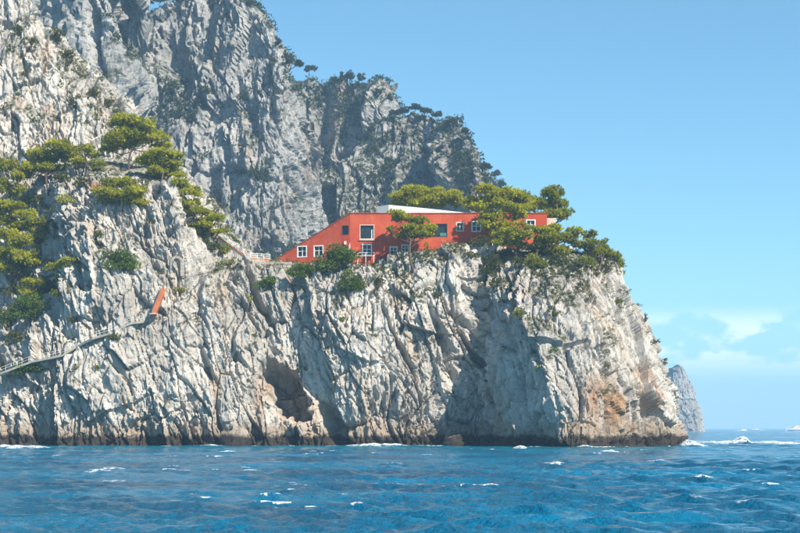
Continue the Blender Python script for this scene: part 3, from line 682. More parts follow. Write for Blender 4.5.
for i, (x, y, a, b, l) in enumerate(((206, 236, 14, 8, 'olive scrub under the drooping pine branches'), (222, 250, 10, 6, 'scrub below the top of the descending stair'), (82, 182, 12, 6, 'low scrub between the broad pine and the knob pine'), (98, 166, 13, 6, 'dry undergrowth behind the knob below the tall pine'), (60, 178, 12, 6, 'undergrowth beneath the broad pine'), (26, 200, 12, 8, 'bushy undergrowth at the head of the pine gully'), (22, 262, 14, 10, 'undergrowth between the leaning pine and the dense pine'), (60, 295, 11, 8, 'scrub under the pine that reaches over bare rock'))):
    shrub(l, x, y, a, b, M_PINE_DULL if i % 2 else M_SCRUB, 'undergrowth among the terrace pines', 330 + i)
GS = 'dark shrubs along the upper cliff crest'
for i, (x, y, a, b, l) in enumerate(((55, 38, 11, 13, 'dark evergreen bush crowning the notch of the upper cliff'), (66, 56, 13, 10, 'dark evergreen bush on the steep upper cliff edge'), (30, 46, 10, 9, 'olive scrub on a ledge high on the upper cliff'),
        (18, 30, 9, 6, 'olive scrub near the very top of the upper cliff'), (28, 70, 5, 6, 'small shrub on the bare upper cliff face'), (95, 92, 10, 8, 'scrub on the shoulder where the upper cliff descends'), (72, 106, 8, 8, 'olive bush in a cleft of the upper cliff'),
        (108, 104, 8, 6, 'dry scrub on the lowest step of the upper cliff'), (62, 82, 5, 6, 'little shrub beneath the crest bushes of the upper cliff'), (4, 108, 6, 9, 'dark bush at the base of the upper cliff wall'), (118, 112, 8, 5, 'scrub beside the top of the tall rounded pine'))):
    shrub(l, x, y, a, b, M_SCRUB, GS, 20 + i)

# ------------------------------------------------------------------ the red house
HYW = 304.6                                             # depth of the long facade
hx = lambda px: (px - CX) / F * HYW
hz = lambda py: CAM_H + (HY - py) / F * HYW
house = empty('red_house', (hx(420), HYW, hz(268)))
tag(house, 'long red modernist villa with sloping end and white sail wall on the headland', 'house')
XL, XR = hx(350), hx(547); ZT = hz(213.5); ZB = hz(276); DEPTH = 10.5
XTIP, YTIP, ZTIP = hx(267) * 1.012, HYW + 5.5, hz(261.5)
def facade(outer, holes, to3, mb, rev):
    """flat wall with openings and reveals; outer/holes in (u, z)"""
    loops = [[Vector((u, z, 0)) for u, z in outer]] + [[Vector((u, z, 0)) for u, z in h] for h in holes]
    flatp = [p for l in loops for p in l]
    for tri in tessellate_polygon(loops): mb.poly([to3(flatp[i].x, flatp[i].y, 0) for i in tri])
    for h in holes:
        for (a, b) in zip(h, h[1:] + h[:1]): mb.poly([to3(*a, 0), to3(*b, 0), to3(*b, rev), to3(*a, rev)])
def rect(x0, x1, y0, y1): return [(hx(x0), hz(y1)), (hx(x1), hz(y1)), (hx(x1), hz(y0)), (hx(x0), hz(y0))]
main_wins = [  # x0, x1, y0, y1, kind
 (360, 374, 225, 239, 'big'), (362.5, 371.5, 244.5, 255, 'white'), (390, 397, 247, 255, 'white'), (402, 408, 245, 252, 'white'), (429, 447, 224, 236.5, 'wide'),
 (456.5, 463.5, 222.5, 231, 'pink'), (472, 480.5, 221.5, 231.5, 'white'), (495, 502, 221.5, 231.5, 'white'), (526.5, 535, 220, 230, 'white')]
mb = MB()
holes = [rect(*w[:4]) for w in main_wins]
f3 = lambda u, z, dpt: (u, HYW + dpt, z)
facade([(XL, ZB), (XR, ZB), (XR, ZT), (XL, ZT)], holes, f3, mb, 0.35)
mb.poly([(XR, HYW, ZB), (XR, HYW + DEPTH, ZB), (XR, HYW + DEPTH, ZT), (XR, HYW, ZT)])
mb.poly([(XR, HYW + DEPTH, ZB), (XL, HYW + DEPTH, ZB), (XL, HYW + DEPTH, ZT), (XR, HYW + DEPTH, ZT)])
mb.poly([(XL, HYW, ZT - .02), (XR, HYW, ZT - .02), (XR, HYW + DEPTH, ZT - .02), (XL, HYW + DEPTH, ZT - .02)])
mb.build('wall', M_RED, house)
mb = MB(); mb.box(((XL + XR) / 2, HYW + DEPTH / 2, ZT - .01), XR - XL - .8, DEPTH - .8, .1); mb.build('roof', M_CONC, house)
# stair wedge: its side wall runs back from the corner to the tip
ux, uy = XTIP - XL, YTIP - HYW; UL = math.hypot(ux, uy); ux /= UL; uy /= UL
nx, ny = -uy, ux                                          # pointing behind the wall
if ny < 0: nx, ny = -nx, -ny
def w3(u, z, dpt): return (XL + ux * u + nx * dpt, HYW + uy * u + ny * dpt, z)
def wu(px):                                               # distance along the wedge wall seen at this pixel
    t = (px - CX) / F; return (t * HYW - XL) / (ux - t * uy)
def wz(px, py): Y_ = HYW + uy * wu(px); return CAM_H + (HY - py) / F * Y_
def wrect(x0, x1, y0, y1): return [(wu(x0), wz(x0, y1)), (wu(x1), wz(x1, y1)), (wu(x1), wz(x1, y0)), (wu(x0), wz(x0, y0))]
wedge_wins = [(342.5, 348.5, 226, 234.5, 'dark'), (297.5, 306.5, 246.5, 257, 'white'), (314, 323, 246, 256.5, 'white'), (342.5, 348.5, 246, 258.5, 'door')]
mb = MB(); facade([(0.0, ZB), (UL, ZB), (UL, ZTIP), (0.0, ZT)], [wrect(*w[:4]) for w in wedge_wins], w3, mb, 0.45)
mb.poly([w3(UL, ZB, 0), w3(UL, ZB, 6), w3(UL, ZTIP, 6), w3(UL, ZTIP, 0)]); mb.poly([w3(0, ZB, 9.6), w3(UL, ZB, 6), w3(UL, ZTIP, 6), w3(0, ZT, 9.6)])
mb.build('stair_wall', M_RED, house)
nstep = 33
tread = MB()
for i in range(nstep):
    a, b = UL * i / nstep, UL * (i + 1) / nstep; z = ZT + (ZTIP - ZT) * (i + 1) / nstep
    for q in (0,): tread.box(w3((a + b) / 2, z - 0.25, 4.6), UL / nstep, 8.2, 0.5, math.atan2(uy, ux))
ts = tread.build('roof_stairs', M_TERRA, house); ts['kind'] = 'stuff'
mb = MB(); mb.box(((XL + XR) / 2 + .1, HYW + 0.12, ZT + 0.06), XR - XL + .3, 0.45, 0.16); mb.build('coping', M_RED_CAP, house)
mb = MB(); q0, q1 = w3(0.12, ZT + .05, .1), w3(UL, ZTIP + .05, .1)
d_ = 0.14
mb.poly([w3(0.1, ZT - .04, -.09), w3(UL, ZTIP - .04, -.09), w3(UL, ZTIP + d_, -.09), w3(0.1, ZT + d_, -.09)]); mb.poly([w3(0.1, ZT + d_, -.09), w3(UL, ZTIP + d_, -.09), w3(UL, ZTIP + d_, .35), w3(0.1, ZT + d_, .35)])
mb.poly([w3(0.1, ZT - .04, .35), w3(UL, ZTIP - .04, .35), w3(UL, ZTIP + d_, .35), w3(0.1, ZT + d_, .35)]); mb.build('stair_coping', M_RED_CAP, house)
def window(x0, x1, y0, y1, kind, wedge=False):
    t3 = w3 if wedge else f3
    if wedge: u0, u1, z0, z1 = wu(x0), wu(x1), wz(x0, y1), wz(x0, y0)
    else: u0, u1, z0, z1 = hx(x0), hx(x1), hz(y1), hz(y0)
    if u0 > u1: u0, u1 = u1, u0
    def bar(mb, a, b, c, d, f0, f1):
        p = [t3(a, c, f0), t3(b, c, f0), t3(b, d, f0), t3(a, d, f0), t3(a, c, f1), t3(b, c, f1), t3(b, d, f1), t3(a, d, f1)]
        k = len(mb.v); mb.v += p; mb.f += [tuple(k + i for i in q) for q in ((0, 1, 2, 3), (7, 6, 5, 4), (0, 4, 5, 1), (1, 5, 6, 2), (2, 6, 7, 3), (3, 7, 4, 0))]
    pm = MB(); bar(pm, u0, u1, z0, z1, 0.33, 0.40)
    if kind == 'door':
        w = pm.build('door', M_IRON, house); fr = MB(); bar(fr, u0 - .1, u0, z0, z1 + .1, -.03, .2); bar(fr, u1, u1 + .1, z0, z1 + .1, -.03, .2); fr.build('frame', M_TRIM, w); return
    w = pm.build('window', M_GLASS, house)
    fm = {'white': M_TRIM, 'pink': M_PALE, 'big': M_PALE, 'wide': M_IRON, 'dark': M_IRON}[kind]
    t = {'white': .22, 'pink': .24, 'big': .16, 'wide': .12, 'dark': .10}[kind]
    fr = MB(); o = -.04
    bar(fr, u0 - t * .5, u0 + t * .5, z0 - t * .5, z1 + t * .5, o, .2); bar(fr, u1 - t * .5, u1 + t * .5, z0 - t * .5, z1 + t * .5, o, .2)
    bar(fr, u0 + t * .5, u1 - t * .5, z0 - t * .5, z0 + t * .5, o, .2); bar(fr, u0 + t * .5, u1 - t * .5, z1 - t * .5, z1 + t * .5, o, .2)
    fr.build('frame', fm, w)
    if kind in ('white', 'pink'):
        mu = MB(); c = (u0 + u1) / 2; bar(mu, c - .07, c + .07, z0 + t * .5, z1 - t * .5, .22, .31)
        zc = z0 + (z1 - z0) * .55; bar(mu, u0 + t * .5, c - .07, zc - .05, zc + .05, .22, .31); bar(mu, c + .07, u1 - t * .5, zc - .05, zc + .05, .22, .31)
        mu.build('mullion', fm, w)
    if kind == 'big':
        si = MB(); bar(si, u0 - .15, u1 + .15, z0 - .30, z0 - .1, -.2, .2); si.build('sill', M_PALE, w)
        cu = MB(); bar(cu, u1 - .55, u1 - .15, z0 + .1, z1 - .9, .25, .30); cu.build('curtain', M_WHITE, w)
    if kind == 'wide':
        sh = MB(); bar(sh, hx(440), u1 - .08, z0 + .08, z0 + 0.75, .05, .12); sh.build('parapet_panel', M_TEAL, w)
        c = MB(); bar(c, hx(436) - .05, hx(436) + .05, z0, z1, .2, .3); bar(c, hx(442) - .05, hx(442) + .05, z0 + .8, z1, .2, .3); c.build('mullion', M_IRON, w)
for w in main_wins: window(*w)
for w in wedge_wins: window(*w, wedge=True)
# white sail wall on the roof: a curved screen, tall at one end
mb = MB(); arc = []
for i in range(25):
    t = i / 24; x = hx(378) * 1.016 + t * (hx(464) - hx(378)) * 1.016; y = HYW + 6.4 - 2.0 * math.sin(t * math.pi * .55) + (1.7 * (1 - t / .12) if t < .12 else 0)
    arc.append((x, y, ZT + 0.80 + 1.85 * min(1, (1 - t) / .88)))
for (a, b) in zip(arc, arc[1:]):
    for o0, o1 in ((0, 0), (.28, .28)): mb.poly([(a[0], a[1] + o0, ZT - .02), (b[0], b[1] + o0, ZT - .02), (b[0], b[1] + o1, b[2]), (a[0], a[1] + o1, a[2])])
    mb.poly([(a[0], a[1], a[2]), (b[0], b[1], b[2]), (b[0], b[1] + .28, b[2]), (a[0], a[1] + .28, a[2])])
a = arc[0]; mb.poly([(a[0], a[1], ZT), (a[0], a[1] + .28, ZT), (a[0], a[1] + .28, a[2]), (a[0], a[1], a[2])])
mb.build('sail_wall', M_WHITE, house)
# added block past the seaward end, pale colour standing for its sunlit side, chimney pot, terrace rail, lamp
mb = MB(); ax0, ax1 = hx(547.2), hx(557); za = hz(217); mb.box(((ax0 + ax1) / 2, HYW + 4, (za + ZB) / 2), ax1 - ax0, 5, za - ZB)
mb.build('lit_end_block', M_PALE, house)
mb = MB(); mb.box(w3(wu(345.5), wz(345.5, 243), -.18), .42, .3, .62); mb.build('wall_lamp', M_TRIM, house)
rail = empty('terrace_railing', (hx(350), HYW - 1.3, hz(262))); tag(rail, 'white railing along the small terrace below the big square window', 'railing')
for x in (350, 358, 366, 374):
    m_ = MB(); top = hz(244 if x == 350 else 253); m_.box((hx(x), HYW - 1.3, (top + hz(268)) / 2), .12, .12, top - hz(268)); m_.build('post', M_TRIM, rail)
for y in (253.5, 256.5):
    m_ = MB(); m_.box((hx(362), HYW - 1.38, hz(y)), hx(375) - hx(349), .07, .09); m_.build('rail', M_TRIM, rail)

# ---- approach: stair, coping and white railing running down to the house; retaining wall of rubble
def railing(label, pts, hgt, step=1.6, rails=(1.0, 0.55), parent_name='railing', r=0.045):
    root = empty(parent_name, pts[0]); tag(root, label, 'railing')
    L = [0]
    for a, b in zip(pts, pts[1:]): L.append(L[-1] + (b - a).length)
    n = max(2, int(L[-1] / step)); post = None
    for i in range(n + 1):
        d_ = L[-1] * i / n; k = max(j for j in range(len(L) - 1) if L[j] <= d_ + 1e-6); p = pts[k].lerp(pts[k + 1], (d_ - L[k]) / (L[k + 1] - L[k]))
        if post is None:
            m_ = MB(); m_.box((p.x, p.y, p.z + hgt / 2), r * 2, r * 2, hgt); post = m_.build('post', M_TRIM, root); p0 = p
        else:
            o = post.copy(); COL.objects.link(o); o.parent = root; o.location = p - p0
    for q in rails:
        MB().tube([p + Vector((0, 0, hgt * q)) for p in pts], r, 5).build('rail', M_TRIM, root)
    return root
stair_pts = [P(218, 236, 305.5), P(227, 243, 304), P(237, 250, 303), P(248, 258.5, 302.5), P(256, 259.5, 302.8), P(270, 260, 305)]
railing('white double railing of the stair descending to the red house', [p + Vector((0, 0, .1)) for p in stair_pts], 1.05, 1.5, (1.0, .62, .25))
st_ = empty('approach_stair', stair_pts[0]); tag(st_, 'red edged stone stair leading down to the villa', 'stair')
base_ = MB(); edge_ = MB()
for a, b in zip(stair_pts, stair_pts[1:]):
    n = max(2, int((b - a).length / 0.45))
    for i in range(n):
        p = a.lerp(b, (i + .5) / n); s_ = MB(); s_.box((p.x, p.y + 0.9, p.z - 0.75), abs(b.x - a.x) / n * 0.985, 1.8, 1.7); s_.build('step', M_CONC, st_)
    for p, q in ((a, b),):
        edge_.poly([p + Vector((0, -.12, .12)), q + Vector((0, -.12, .12)), q + Vector((0, -.12, -.22)), p + Vector((0, -.12, -.22))]); edge_.poly([p + Vector((0, -.12, .12)), q + Vector((0, -.12, .12)), q + Vector((0, .02, .12)), p + Vector((0, .02, .12))])
edge_.build('edging', M_TERRA, st_)
# rubble retaining wall under the approach, its stones laid one by one
rw = empty('retaining_wall', P(266, 272, 301.5)); tag(rw, 'rubble stone retaining wall below the tip of the villa', 'wall')
rng_ = random.Random(4)
xa, xb = P(246, 270, 301.5).x, P(291, 270, 302).x
core = MB(); core.box(((xa + xb) / 2, 303.0, P(0, 270, 302).z - .3), xb - xa, 2.4, 3.4); core.build('core', M_STONE, rw)
stone_me = []
for k in range(5):
    bb = MB(); bb.box((0, 0, 0), 1, 1, 1); o = bb.v
    me = bpy.data.meshes.new('stone'); me.from_pydata([(x * rng_.uniform(.86, 1), y, z * rng_.uniform(.84, 1)) for x, y, z in o], [], bb.f); me.materials.append(M_STONE); stone_me.append(me)
z0_ = P(0, 277.5, 302).z
for r_ in range(5):
    x = xa + rng_.uniform(-.2, .1)
    while x < xb:
        w = rng_.uniform(.5, 1.0); o = bpy.data.objects.new('stone', rng_.choice(stone_me)); COL.objects.link(o); o.parent = rw
        o.location = Vector((x + w / 2, 301.75 + rng_.uniform(-.06, .06), z0_ + .35 + r_ * .62)) - rw.location; o.scale = (w * .95, .4, .6); x += w

# ---- sea path cut across the headland with its white railing, terracotta stair and arch
path_px = [(-30, 372), (0, 370), (32, 358), (62, 352), (77, 343), (92, 335), (110, 330), (130, 320), (144, 318)]
pp = []
for (x, y) in path_px:
    s0 = surf(max(x, -25), y, 3.0, sheets=(0,)); pp.append((x, y, s0.y))
ys = [min(pp[max(0, i - 1)][2], pp[i][2], pp[min(len(pp) - 1, i + 1)][2]) for i in range(len(pp))]
ppts = [P(x, y + 2.5, Y_ - 0.1) for (x, y, _), Y_ in zip(pp, ys)]
pt = MB()
for a, b in zip(ppts, ppts[1:]):
    k = len(pt.v)
    for p in (a, b):
        pt.v += [(p.x, p.y, p.z), (p.x, p.y + 3.2, p.z), (p.x, p.y + 3.2, p.z - .5), (p.x, p.y + .12, p.z - .38)]
    pt.f += [tuple(k + i for i in q) for q in ((0, 4, 5, 1), (3, 7, 4, 0), (1, 5, 6, 2), (2, 6, 7, 3))]
path = pt.build('path', M_CONC); tag(path, kind='structure')
railing('white twin bar railing along the sea path cut across the cliff', [p + Vector((0, .15, 0)) for p in ppts], 0.95, 2.4, (1.0, .5), r=0.03)
ts_ = empty('terracotta_stair', P(152, 312, 288)); tag(ts_, 'steep terracotta stair climbing bare rock to the stone arch', 'stair')
a, b = surf(153.5, 311, 2, (0,)), surf(163, 288, 2, (0,)); a = P(153.5, 311, min(a.y, b.y) - 1.3); b = P(163, 288, a.y + 0.9)
n = 16
for i in range(n):
    p = a.lerp(b, i / (n - 1)); m_ = MB(); m_.box((p.x, p.y + .9, p.z - .5), 0.5, 2.2, 1.1 + .28); m_.build('step', M_TERRA, ts_)
m_ = MB()
for off in (-.36, .36): m_.tube([a + Vector((off, .5, .2)), b + Vector((off, .5, .3))], 0.09, 5)
m_.build('kerb', M_TRIM, ts_)
m_ = MB(); m_.box((a.x, a.y, a.z - .55), 1.3, 1.6, .22); m_.build('landing', M_CONC, ts_)
# stone arch: two jambs and a ring of voussoirs round a dark passage
g = surf(177, 266, 3, (0,)); ar = empty('stone_arch', (g.x, g.y - .6, P(177, 276, g.y).z)); tag(ar, 'small stone archway above the terracotta stair', 'arch')
zb = P(177, 276, g.y).z; zt = P(177, 262, g.y).z; hw = 0.75; yA = g.y + 0.15
for sx in (-1, 1):
    n = 4
    for i in range(n): m_ = MB(); m_.box((g.x + sx * (hw + .25), yA + .6, zb + (zt - zb) * (i + .5) / n), .5 + .06 * (i % 2), 1.4, (zt - zb) / n * .95); m_.build('jamb_stone', M_STONE, ar)
for i in range(7):
    t0, t1 = math.pi * i / 7 + .02, math.pi * (i + 1) / 7 - .02; m_ = MB(); k = 0
    pts = [(math.cos(t) * r, math.sin(t) * r) for t, r in ((t0, hw), (t1, hw), (t1, hw + .5), (t0, hw + .5))]
    m_.v = [(g.x + x, yA - .1 + dy, zt + z) for dy in (0, 1.4) for x, z in pts]; m_.f = [(0, 3, 2, 1), (4, 5, 6, 7), (0, 1, 5, 4), (1, 2, 6, 5), (2, 3, 7, 6), (3, 0, 4, 7)]
    m_.build('voussoir', M_STONE, ar)
m_ = MB(); m_.box((g.x, yA + .7, (zb + zt) / 2 + .3), hw * 2, .1, zt - zb + .9); m_.build('back_panel', M_STONE, ar)

# ---- trees and bushes round the house
GH = 'pines around the red villa'
pine('lone umbrella pine with slanting trunk in front of the red facade', [(396,214,8,4), (404,218,12,5), (416,222,12,5), (425,228,10,4), (432,231,6,4), (408,229,12,4), (416,235,15,4), (402,236,8,3), (391,229,4,2.5)], surf(412,268), 300.5, M_PINE, GH, 21, lean=(-.5, 0, 0))
pine('wide flat topped pine behind the white sail wall', [(400,199,13,6), (414,194,16,7), (430,193,14,6), (446,198,15,6), (458,204,11,5), (424,203,22,6), (394,206,8,5)], Vector((hx(428) * 1.08, 328, hz(262))), 326, M_PINE, GH, 22, forks=False)
pine('broad pine spreading over the seaward half of the roof', [(488,191,12,5), (498,195,15,6), (516,197,14,6), (480,202,13,6), (503,204,17,6), (526,202,14,6), (540,207,12,6), (520,209,16,5), (474,208,8,5)], Vector((hx(505) * 1.05, 319, hz(258))), 319, M_PINE, GH, 23, dens=6)
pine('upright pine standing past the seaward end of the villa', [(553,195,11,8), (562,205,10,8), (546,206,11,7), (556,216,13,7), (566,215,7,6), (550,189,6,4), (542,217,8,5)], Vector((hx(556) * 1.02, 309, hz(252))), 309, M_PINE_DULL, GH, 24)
pine('small pine screening the facade beside the slim white window', [(486,209,10,6), (500,206,11,6), (492,217,12,6), (484,227,9,6), (501,226,10,6), (495,236,9,4)], surf(496,252), 301, M_PINE, GH, 25)
pine('slender pine in front of the facade near its seaward end', [(516,211,11,5), (526,215,9,5), (511,218,8,4), (520,224,7,4)], surf(520,256), 300.5, M_PINE, GH, 28)
pine('low spreading pine along the cliff brink below the villa', [(512,232,11,4), (500,237,9,4), (524,238,14,5), (540,232,14,5), (556,229,12,4), (548,240,16,6), (566,238,14,5), (574,232,9,4), (508,244,12,4), (530,248,13,5), (556,250,13,5)], surf(536,266), 295.5, M_PINE, GH, 26)
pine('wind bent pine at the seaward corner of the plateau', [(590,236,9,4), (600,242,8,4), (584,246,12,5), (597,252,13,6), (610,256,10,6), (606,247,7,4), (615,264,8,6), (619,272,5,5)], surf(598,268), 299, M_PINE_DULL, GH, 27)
shrub('lush green bush covering the foot of the stair wall', 336, 261, 22, 16, M_BUSH, seed=41, dens=12, push=1.0)
shrub('lush green bush tumbling down the cliff below the corner', 350, 281, 15, 17, M_BUSH, seed=42, dens=12, push=.6)
shrub('green creeper mound beside the rubble retaining wall', 303, 271, 18, 8, M_BUSH, seed=43, dens=11, push=.6)
shrub('bright weeds on the ledge under the retaining wall', 264, 284, 16, 9, M_BUSH, seed=44, dens=8)
GB = 'dark shrubs under the brink pines'
for i, (x, y, a, b, mt, l) in enumerate((
  (468, 230, 8, 8, M_SCRUB, 'round dark bush between the wide window and the slim window'), (482, 240, 14, 8, M_SCRUB, 'dark hedge like bush below the slim white window'), (492, 268, 14, 15, M_SCRUB, 'dark green scrub hanging in the shaded gully below the villa'),
  (378, 283, 11, 9, M_SCRUB, 'dark scrub in the hollow beneath the lone pine'), (428, 258, 7, 7, M_SCRUB, 'small bush on the rock beside the lone pine trunk'), (400, 258, 7, 5, M_SCRUB, 'olive bush under the umbrella pine by the wall'),
  (427, 246, 5, 4, M_PINE, 'yellow green tuft at the wall beside the lone pine'), (576, 270, 12, 11, M_SCRUB, 'olive scrub below the wind bent pine'), (583, 285, 7, 8, M_SCRUB, 'dark scrub streaming down the seaward face'), (520, 262, 12, 7, M_SCRUB, 'brown green scrub beneath the low spreading pine'),
  (520, 314, 10, 7, M_PINE_DULL, 'olive tuft on the buttress high above the water'), (556, 312, 8, 7, M_SCRUB, 'small shrub halfway up the sunlit buttress'), (553, 349, 6, 5, M_BUSH, 'green tuft on the buttress above the ochre stain'), (591, 298, 4, 6, M_SCRUB, 'thin bush in a crack of the seaward face'),
  (620, 300, 5, 4, M_PINE_DULL, 'cushion plant near the outline of the seaward face'), (537, 368, 3, 4, M_BUSH, 'tiny green tuft low on the buttress'), (645, 318, 3, 5, M_SCRUB, 'small bush clinging to the outer edge of the headland'), (656, 342, 4, 3, M_SCRUB, 'pale bush on the outer edge beyond the headland'),
  (666, 362, 5, 3, M_SCRUB, 'dry bush low on the outer edge of the headland'), (437, 296, 8, 4, M_SCRUB, 'scrub on a ledge below the rocky peak by the villa'), (342, 320, 4, 3, M_BUSH, 'tiny tuft on the grey cliff below the lush bush'), (217, 268, 5, 7, M_BUSH, 'bush on rock beneath the stair railing'),
  (228, 262, 8, 5, M_PINE_DULL, 'yellowish scrub under the descending stair'), (180, 291, 8, 4, M_PINE_DULL, 'green tufts beside the stone arch'), (250, 300, 4, 7, M_PINE_DULL, 'weeds in the crack below the retaining wall'), (210, 246, 12, 8, M_SCRUB, 'scrub below the drooping pine on the spur'), (148, 222, 6, 5, M_SCRUB, 'small shrub at the side of the flat knob pine'),
  (508, 256, 14, 8, M_SCRUB, 'dark scrub directly under the small facade pine'), (538, 262, 15, 9, M_PINE_DULL, 'olive undergrowth beneath the trunk of the low spreading pine'), (560, 260, 13, 9, M_SCRUB, 'dark undergrowth between the spreading pine and the wind bent pine'), (590, 262, 13, 9, M_PINE_DULL, 'olive undergrowth at the foot of the wind bent pine'), (608, 266, 9, 8, M_SCRUB, 'dark bush on the very corner of the seaward brink'), (500, 284, 11, 8, M_SCRUB, 'lower tongue of scrub in the gully below the villa'), (472, 256, 9, 6, M_SCRUB, 'dark scrub under the hedge like bush'))):
    shrub(l, x, y, a, b, mt, GB if i < 10 or i > 26 else 'tufts and shrubs clinging to the cliff', 60 + i)

# ---- loose low scrub and grass on ledges of the near cliff
def scatter(name, label, V, Nn, veg, count, size, mat, seed, blades=9, length=0.3, width=0.08, mask=None):
    rng = np.random.RandomState(seed); w = np.clip(veg, 0, 1) ** 1.5
    if mask is not None: w = w * mask
    if w.sum() <= 0: return
    ix = rng.choice(len(V), count, p=w / w.sum())
    c = V[ix] + Nn[ix] * size * 0.3; sz = size * (0.4 + 1.1 * rng.rand(count, 1) ** 2)
    d_ = rng.normal(size=(count, blades, 3)); d_ /= np.linalg.norm(d_, axis=2)[..., None]; d_[..., 2] = np.abs(d_[..., 2]) * 0.9
    pts = (c[:, None] + d_ * sz[:, None] * (0.5 + .6 * rng.rand(count, blades, 1))).reshape(-1, 3)
    v, f, t = tufts(pts, d_.reshape(-1, 3), 2, length, width, length * .3, rng)
    o = mesh_np(name, v, f, mat, smooth=False, attrs={'tone': t}); tag(o, label, 'scrub', kind='stuff')
scatter('ledge_scrub', 'sparse olive scrub and grass on the ledges of the near cliff', V_MAIN, N_MAIN, VEG_MAIN, 1500, 0.45, M_SCRUB, 3, 9, .28, .07, mask=(V_MAIN[:, 1] < 312) & (V_MAIN[:, 2] > 9))
scatter('upper_scrub', 'sparse dry scrub on the ledges of the upper cliff', V_UP, N_UP, VEG_UP, 900, 0.6, M_SCRUB, 4, 9, .32, .09, mask=(V_UP[:, 2] > 40))
for i, ((o, V, Nn, veg), cnt) in enumerate(zip(MASS, (700, 3000, 2300, 2600, 600))):
    scatter('mountain_scrub', 'dark evergreen scrub covering the ledges of the ' + ('near spur', 'main rock tower', 'wooded ridge', 'sunlit shoulder', 'far hill')[i] + ' of the mountain', V, Nn, np.maximum(veg ** .7, 0.10 * (fbm(V / 14, 2, 91) > 0.1)) * (0.12 + sstep(-.05, .35, fbm(V / 30, 2, 92 + i))), cnt, 2.1, M_MAQUIS, 30 + i, 10, .9, .31, mask=(V[:, 2] > 30))

# ---- single trees on the mountain skyline
GK = 'trees on the mountain skyline'
for i, (x, y, a, b, sh, l) in enumerate((
  (278, 43, 3.5, 4, 2, 'lone dark tree on the flank of the rock tower'), (289, 62, 4, 4, 1, 'tree in the notch below the rock tower'), (299, 64, 4, 4, 1, 'round tree beside the leaning flat topped one on the ridge'), (311, 70, 6, 5, 2, 'leaning flat topped tree on the ridge skyline'),
  (334, 81, 5, 4, 1, 'low tree on the ridge beside the cypress'), (342, 77, 1.3, 5, 3, 'slim dark cypress on the ridge skyline'), (350, 77, 6, 6, 1, 'largest round tree on the ridge crest'), (361, 78, 4, 5, 1, 'round tree at the end of the ridge crest'), (378, 92, 3.5, 4, 1, 'small tree on the descending ridge edge'), (390, 98, 2, 4, 1, 'tiny tree at the steep end of the ridge'),
  (394, 113, 5, 3, 1, 'low tree where the ridge meets the shoulder'), (404, 111, 6, 4, 1, 'dark tree on the flat crest of the shoulder'), (415, 108, 6, 4, 1, 'highest tree on the crest of the shoulder'), (427, 111, 6, 4, 1, 'round tree past the highest one on the shoulder'), (437, 115, 5, 3.5, 1, 'tree where the shoulder crest starts down'), (452, 122, 6, 3.5, 1, 'broad low tree near the shoulder brink'), (464, 131, 4, 4, 1, 'last tree on the brink of the shoulder'),
  (130, 5, 7, 5, 1, 'dark tree filling the high notch between spur and tower'), (146, 2, 7, 4, 1, 'second tree in the high notch of the mountain'), (160, 0, 6, 4, 1, 'tree at the tower side of the high notch'), (120, 9, 4, 4, 1, 'tree at the spur side of the high notch'), (250, 3, 3, 3, 1, 'small tree at the very top of the rock tower'),
  (486, 167, 6, 4, 1, 'dark tree on the far hill crest'), (496, 174, 5, 4, 1, 'dark tree on the far hill slope'), (502, 184, 4, 4, 1, 'lowest tree on the far hill slope'))):
    g = surf(x, y + b + 2, 2.5, sheets=range(2, 8)); Y_ = g.y + 0.5
    if sh == 2: pads = [(x, y - b * .3, a, b * .5, 0), (x - a * .5, y + b * .2, a * .5, b * .3, 0)]
    elif sh == 3: pads = [(x, y + b * (.6 - .4 * k), a * (1.1 - .22 * k), b * .32, 0) for k in range(4)]
    else: pads = [(x, y - b * .2, a * .8, b * .7, 0), (x - a * .45, y + b * .25, a * .6, b * .6, 0), (x + a * .45, y + b * .2, a * .6, b * .6, 0)]
    pine(l, pads, (g.x, Y_, P(x, y + b + 2, Y_).z), Y_, M_MAQUIS, GK, 200 + i, dens=1.6, name='tree', cat='tree', blade=(1.0, .22), forks=False)

# ---- rocks at the water line
def boulder(label, px, Y, sx, sy, sz, seed):
    nu, nv = 26, 16; th = np.linspace(0, 2 * np.pi, nu + 1); ph = np.linspace(-.5 * np.pi, .5 * np.pi, nv)
    T, H = np.meshgrid(th, ph, indexing='ij'); D = np.stack([np.cos(T) * np.cos(H), np.sin(T) * np.cos(H), np.sin(H)], -1).reshape(-1, 3)
    D[-nv:] = D[:nv]
    q = D.astype(np.float32) * np.array([sx, sy, sz], np.float32) * 0.8 + seed * 7.3
    f, _ = facet(q / 1.1, seed, .8)
    V = D * np.array([sx, sy, sz]) * (1 + .22 * f + .16 * perlin(q / .6, seed))[:, None] + np.array([(px - CX) / F * Y, Y, 0.15])
    z = np.zeros(len(V)); o = mesh_np('boulder', V, grid_faces(nu + 1, nv), M_ROCK, attrs={'veg': z, 'ochre': z, 'soil': z}); tag(o, label, 'rock', 'rocks at the water line')
boulder('rounded tan boulder at the water in the shaded recess', 455, 281.5, 2.2, 1.8, 1.9, 1)
boulder('low dark rock awash in foam off the sea path', -3, 268, 1.5, 1.4, 1.2, 2)
boulder('pale boulder leaning on the cliff beside the sea cave', 236, 284.0, 2.6, 1.8, 3.6, 3)

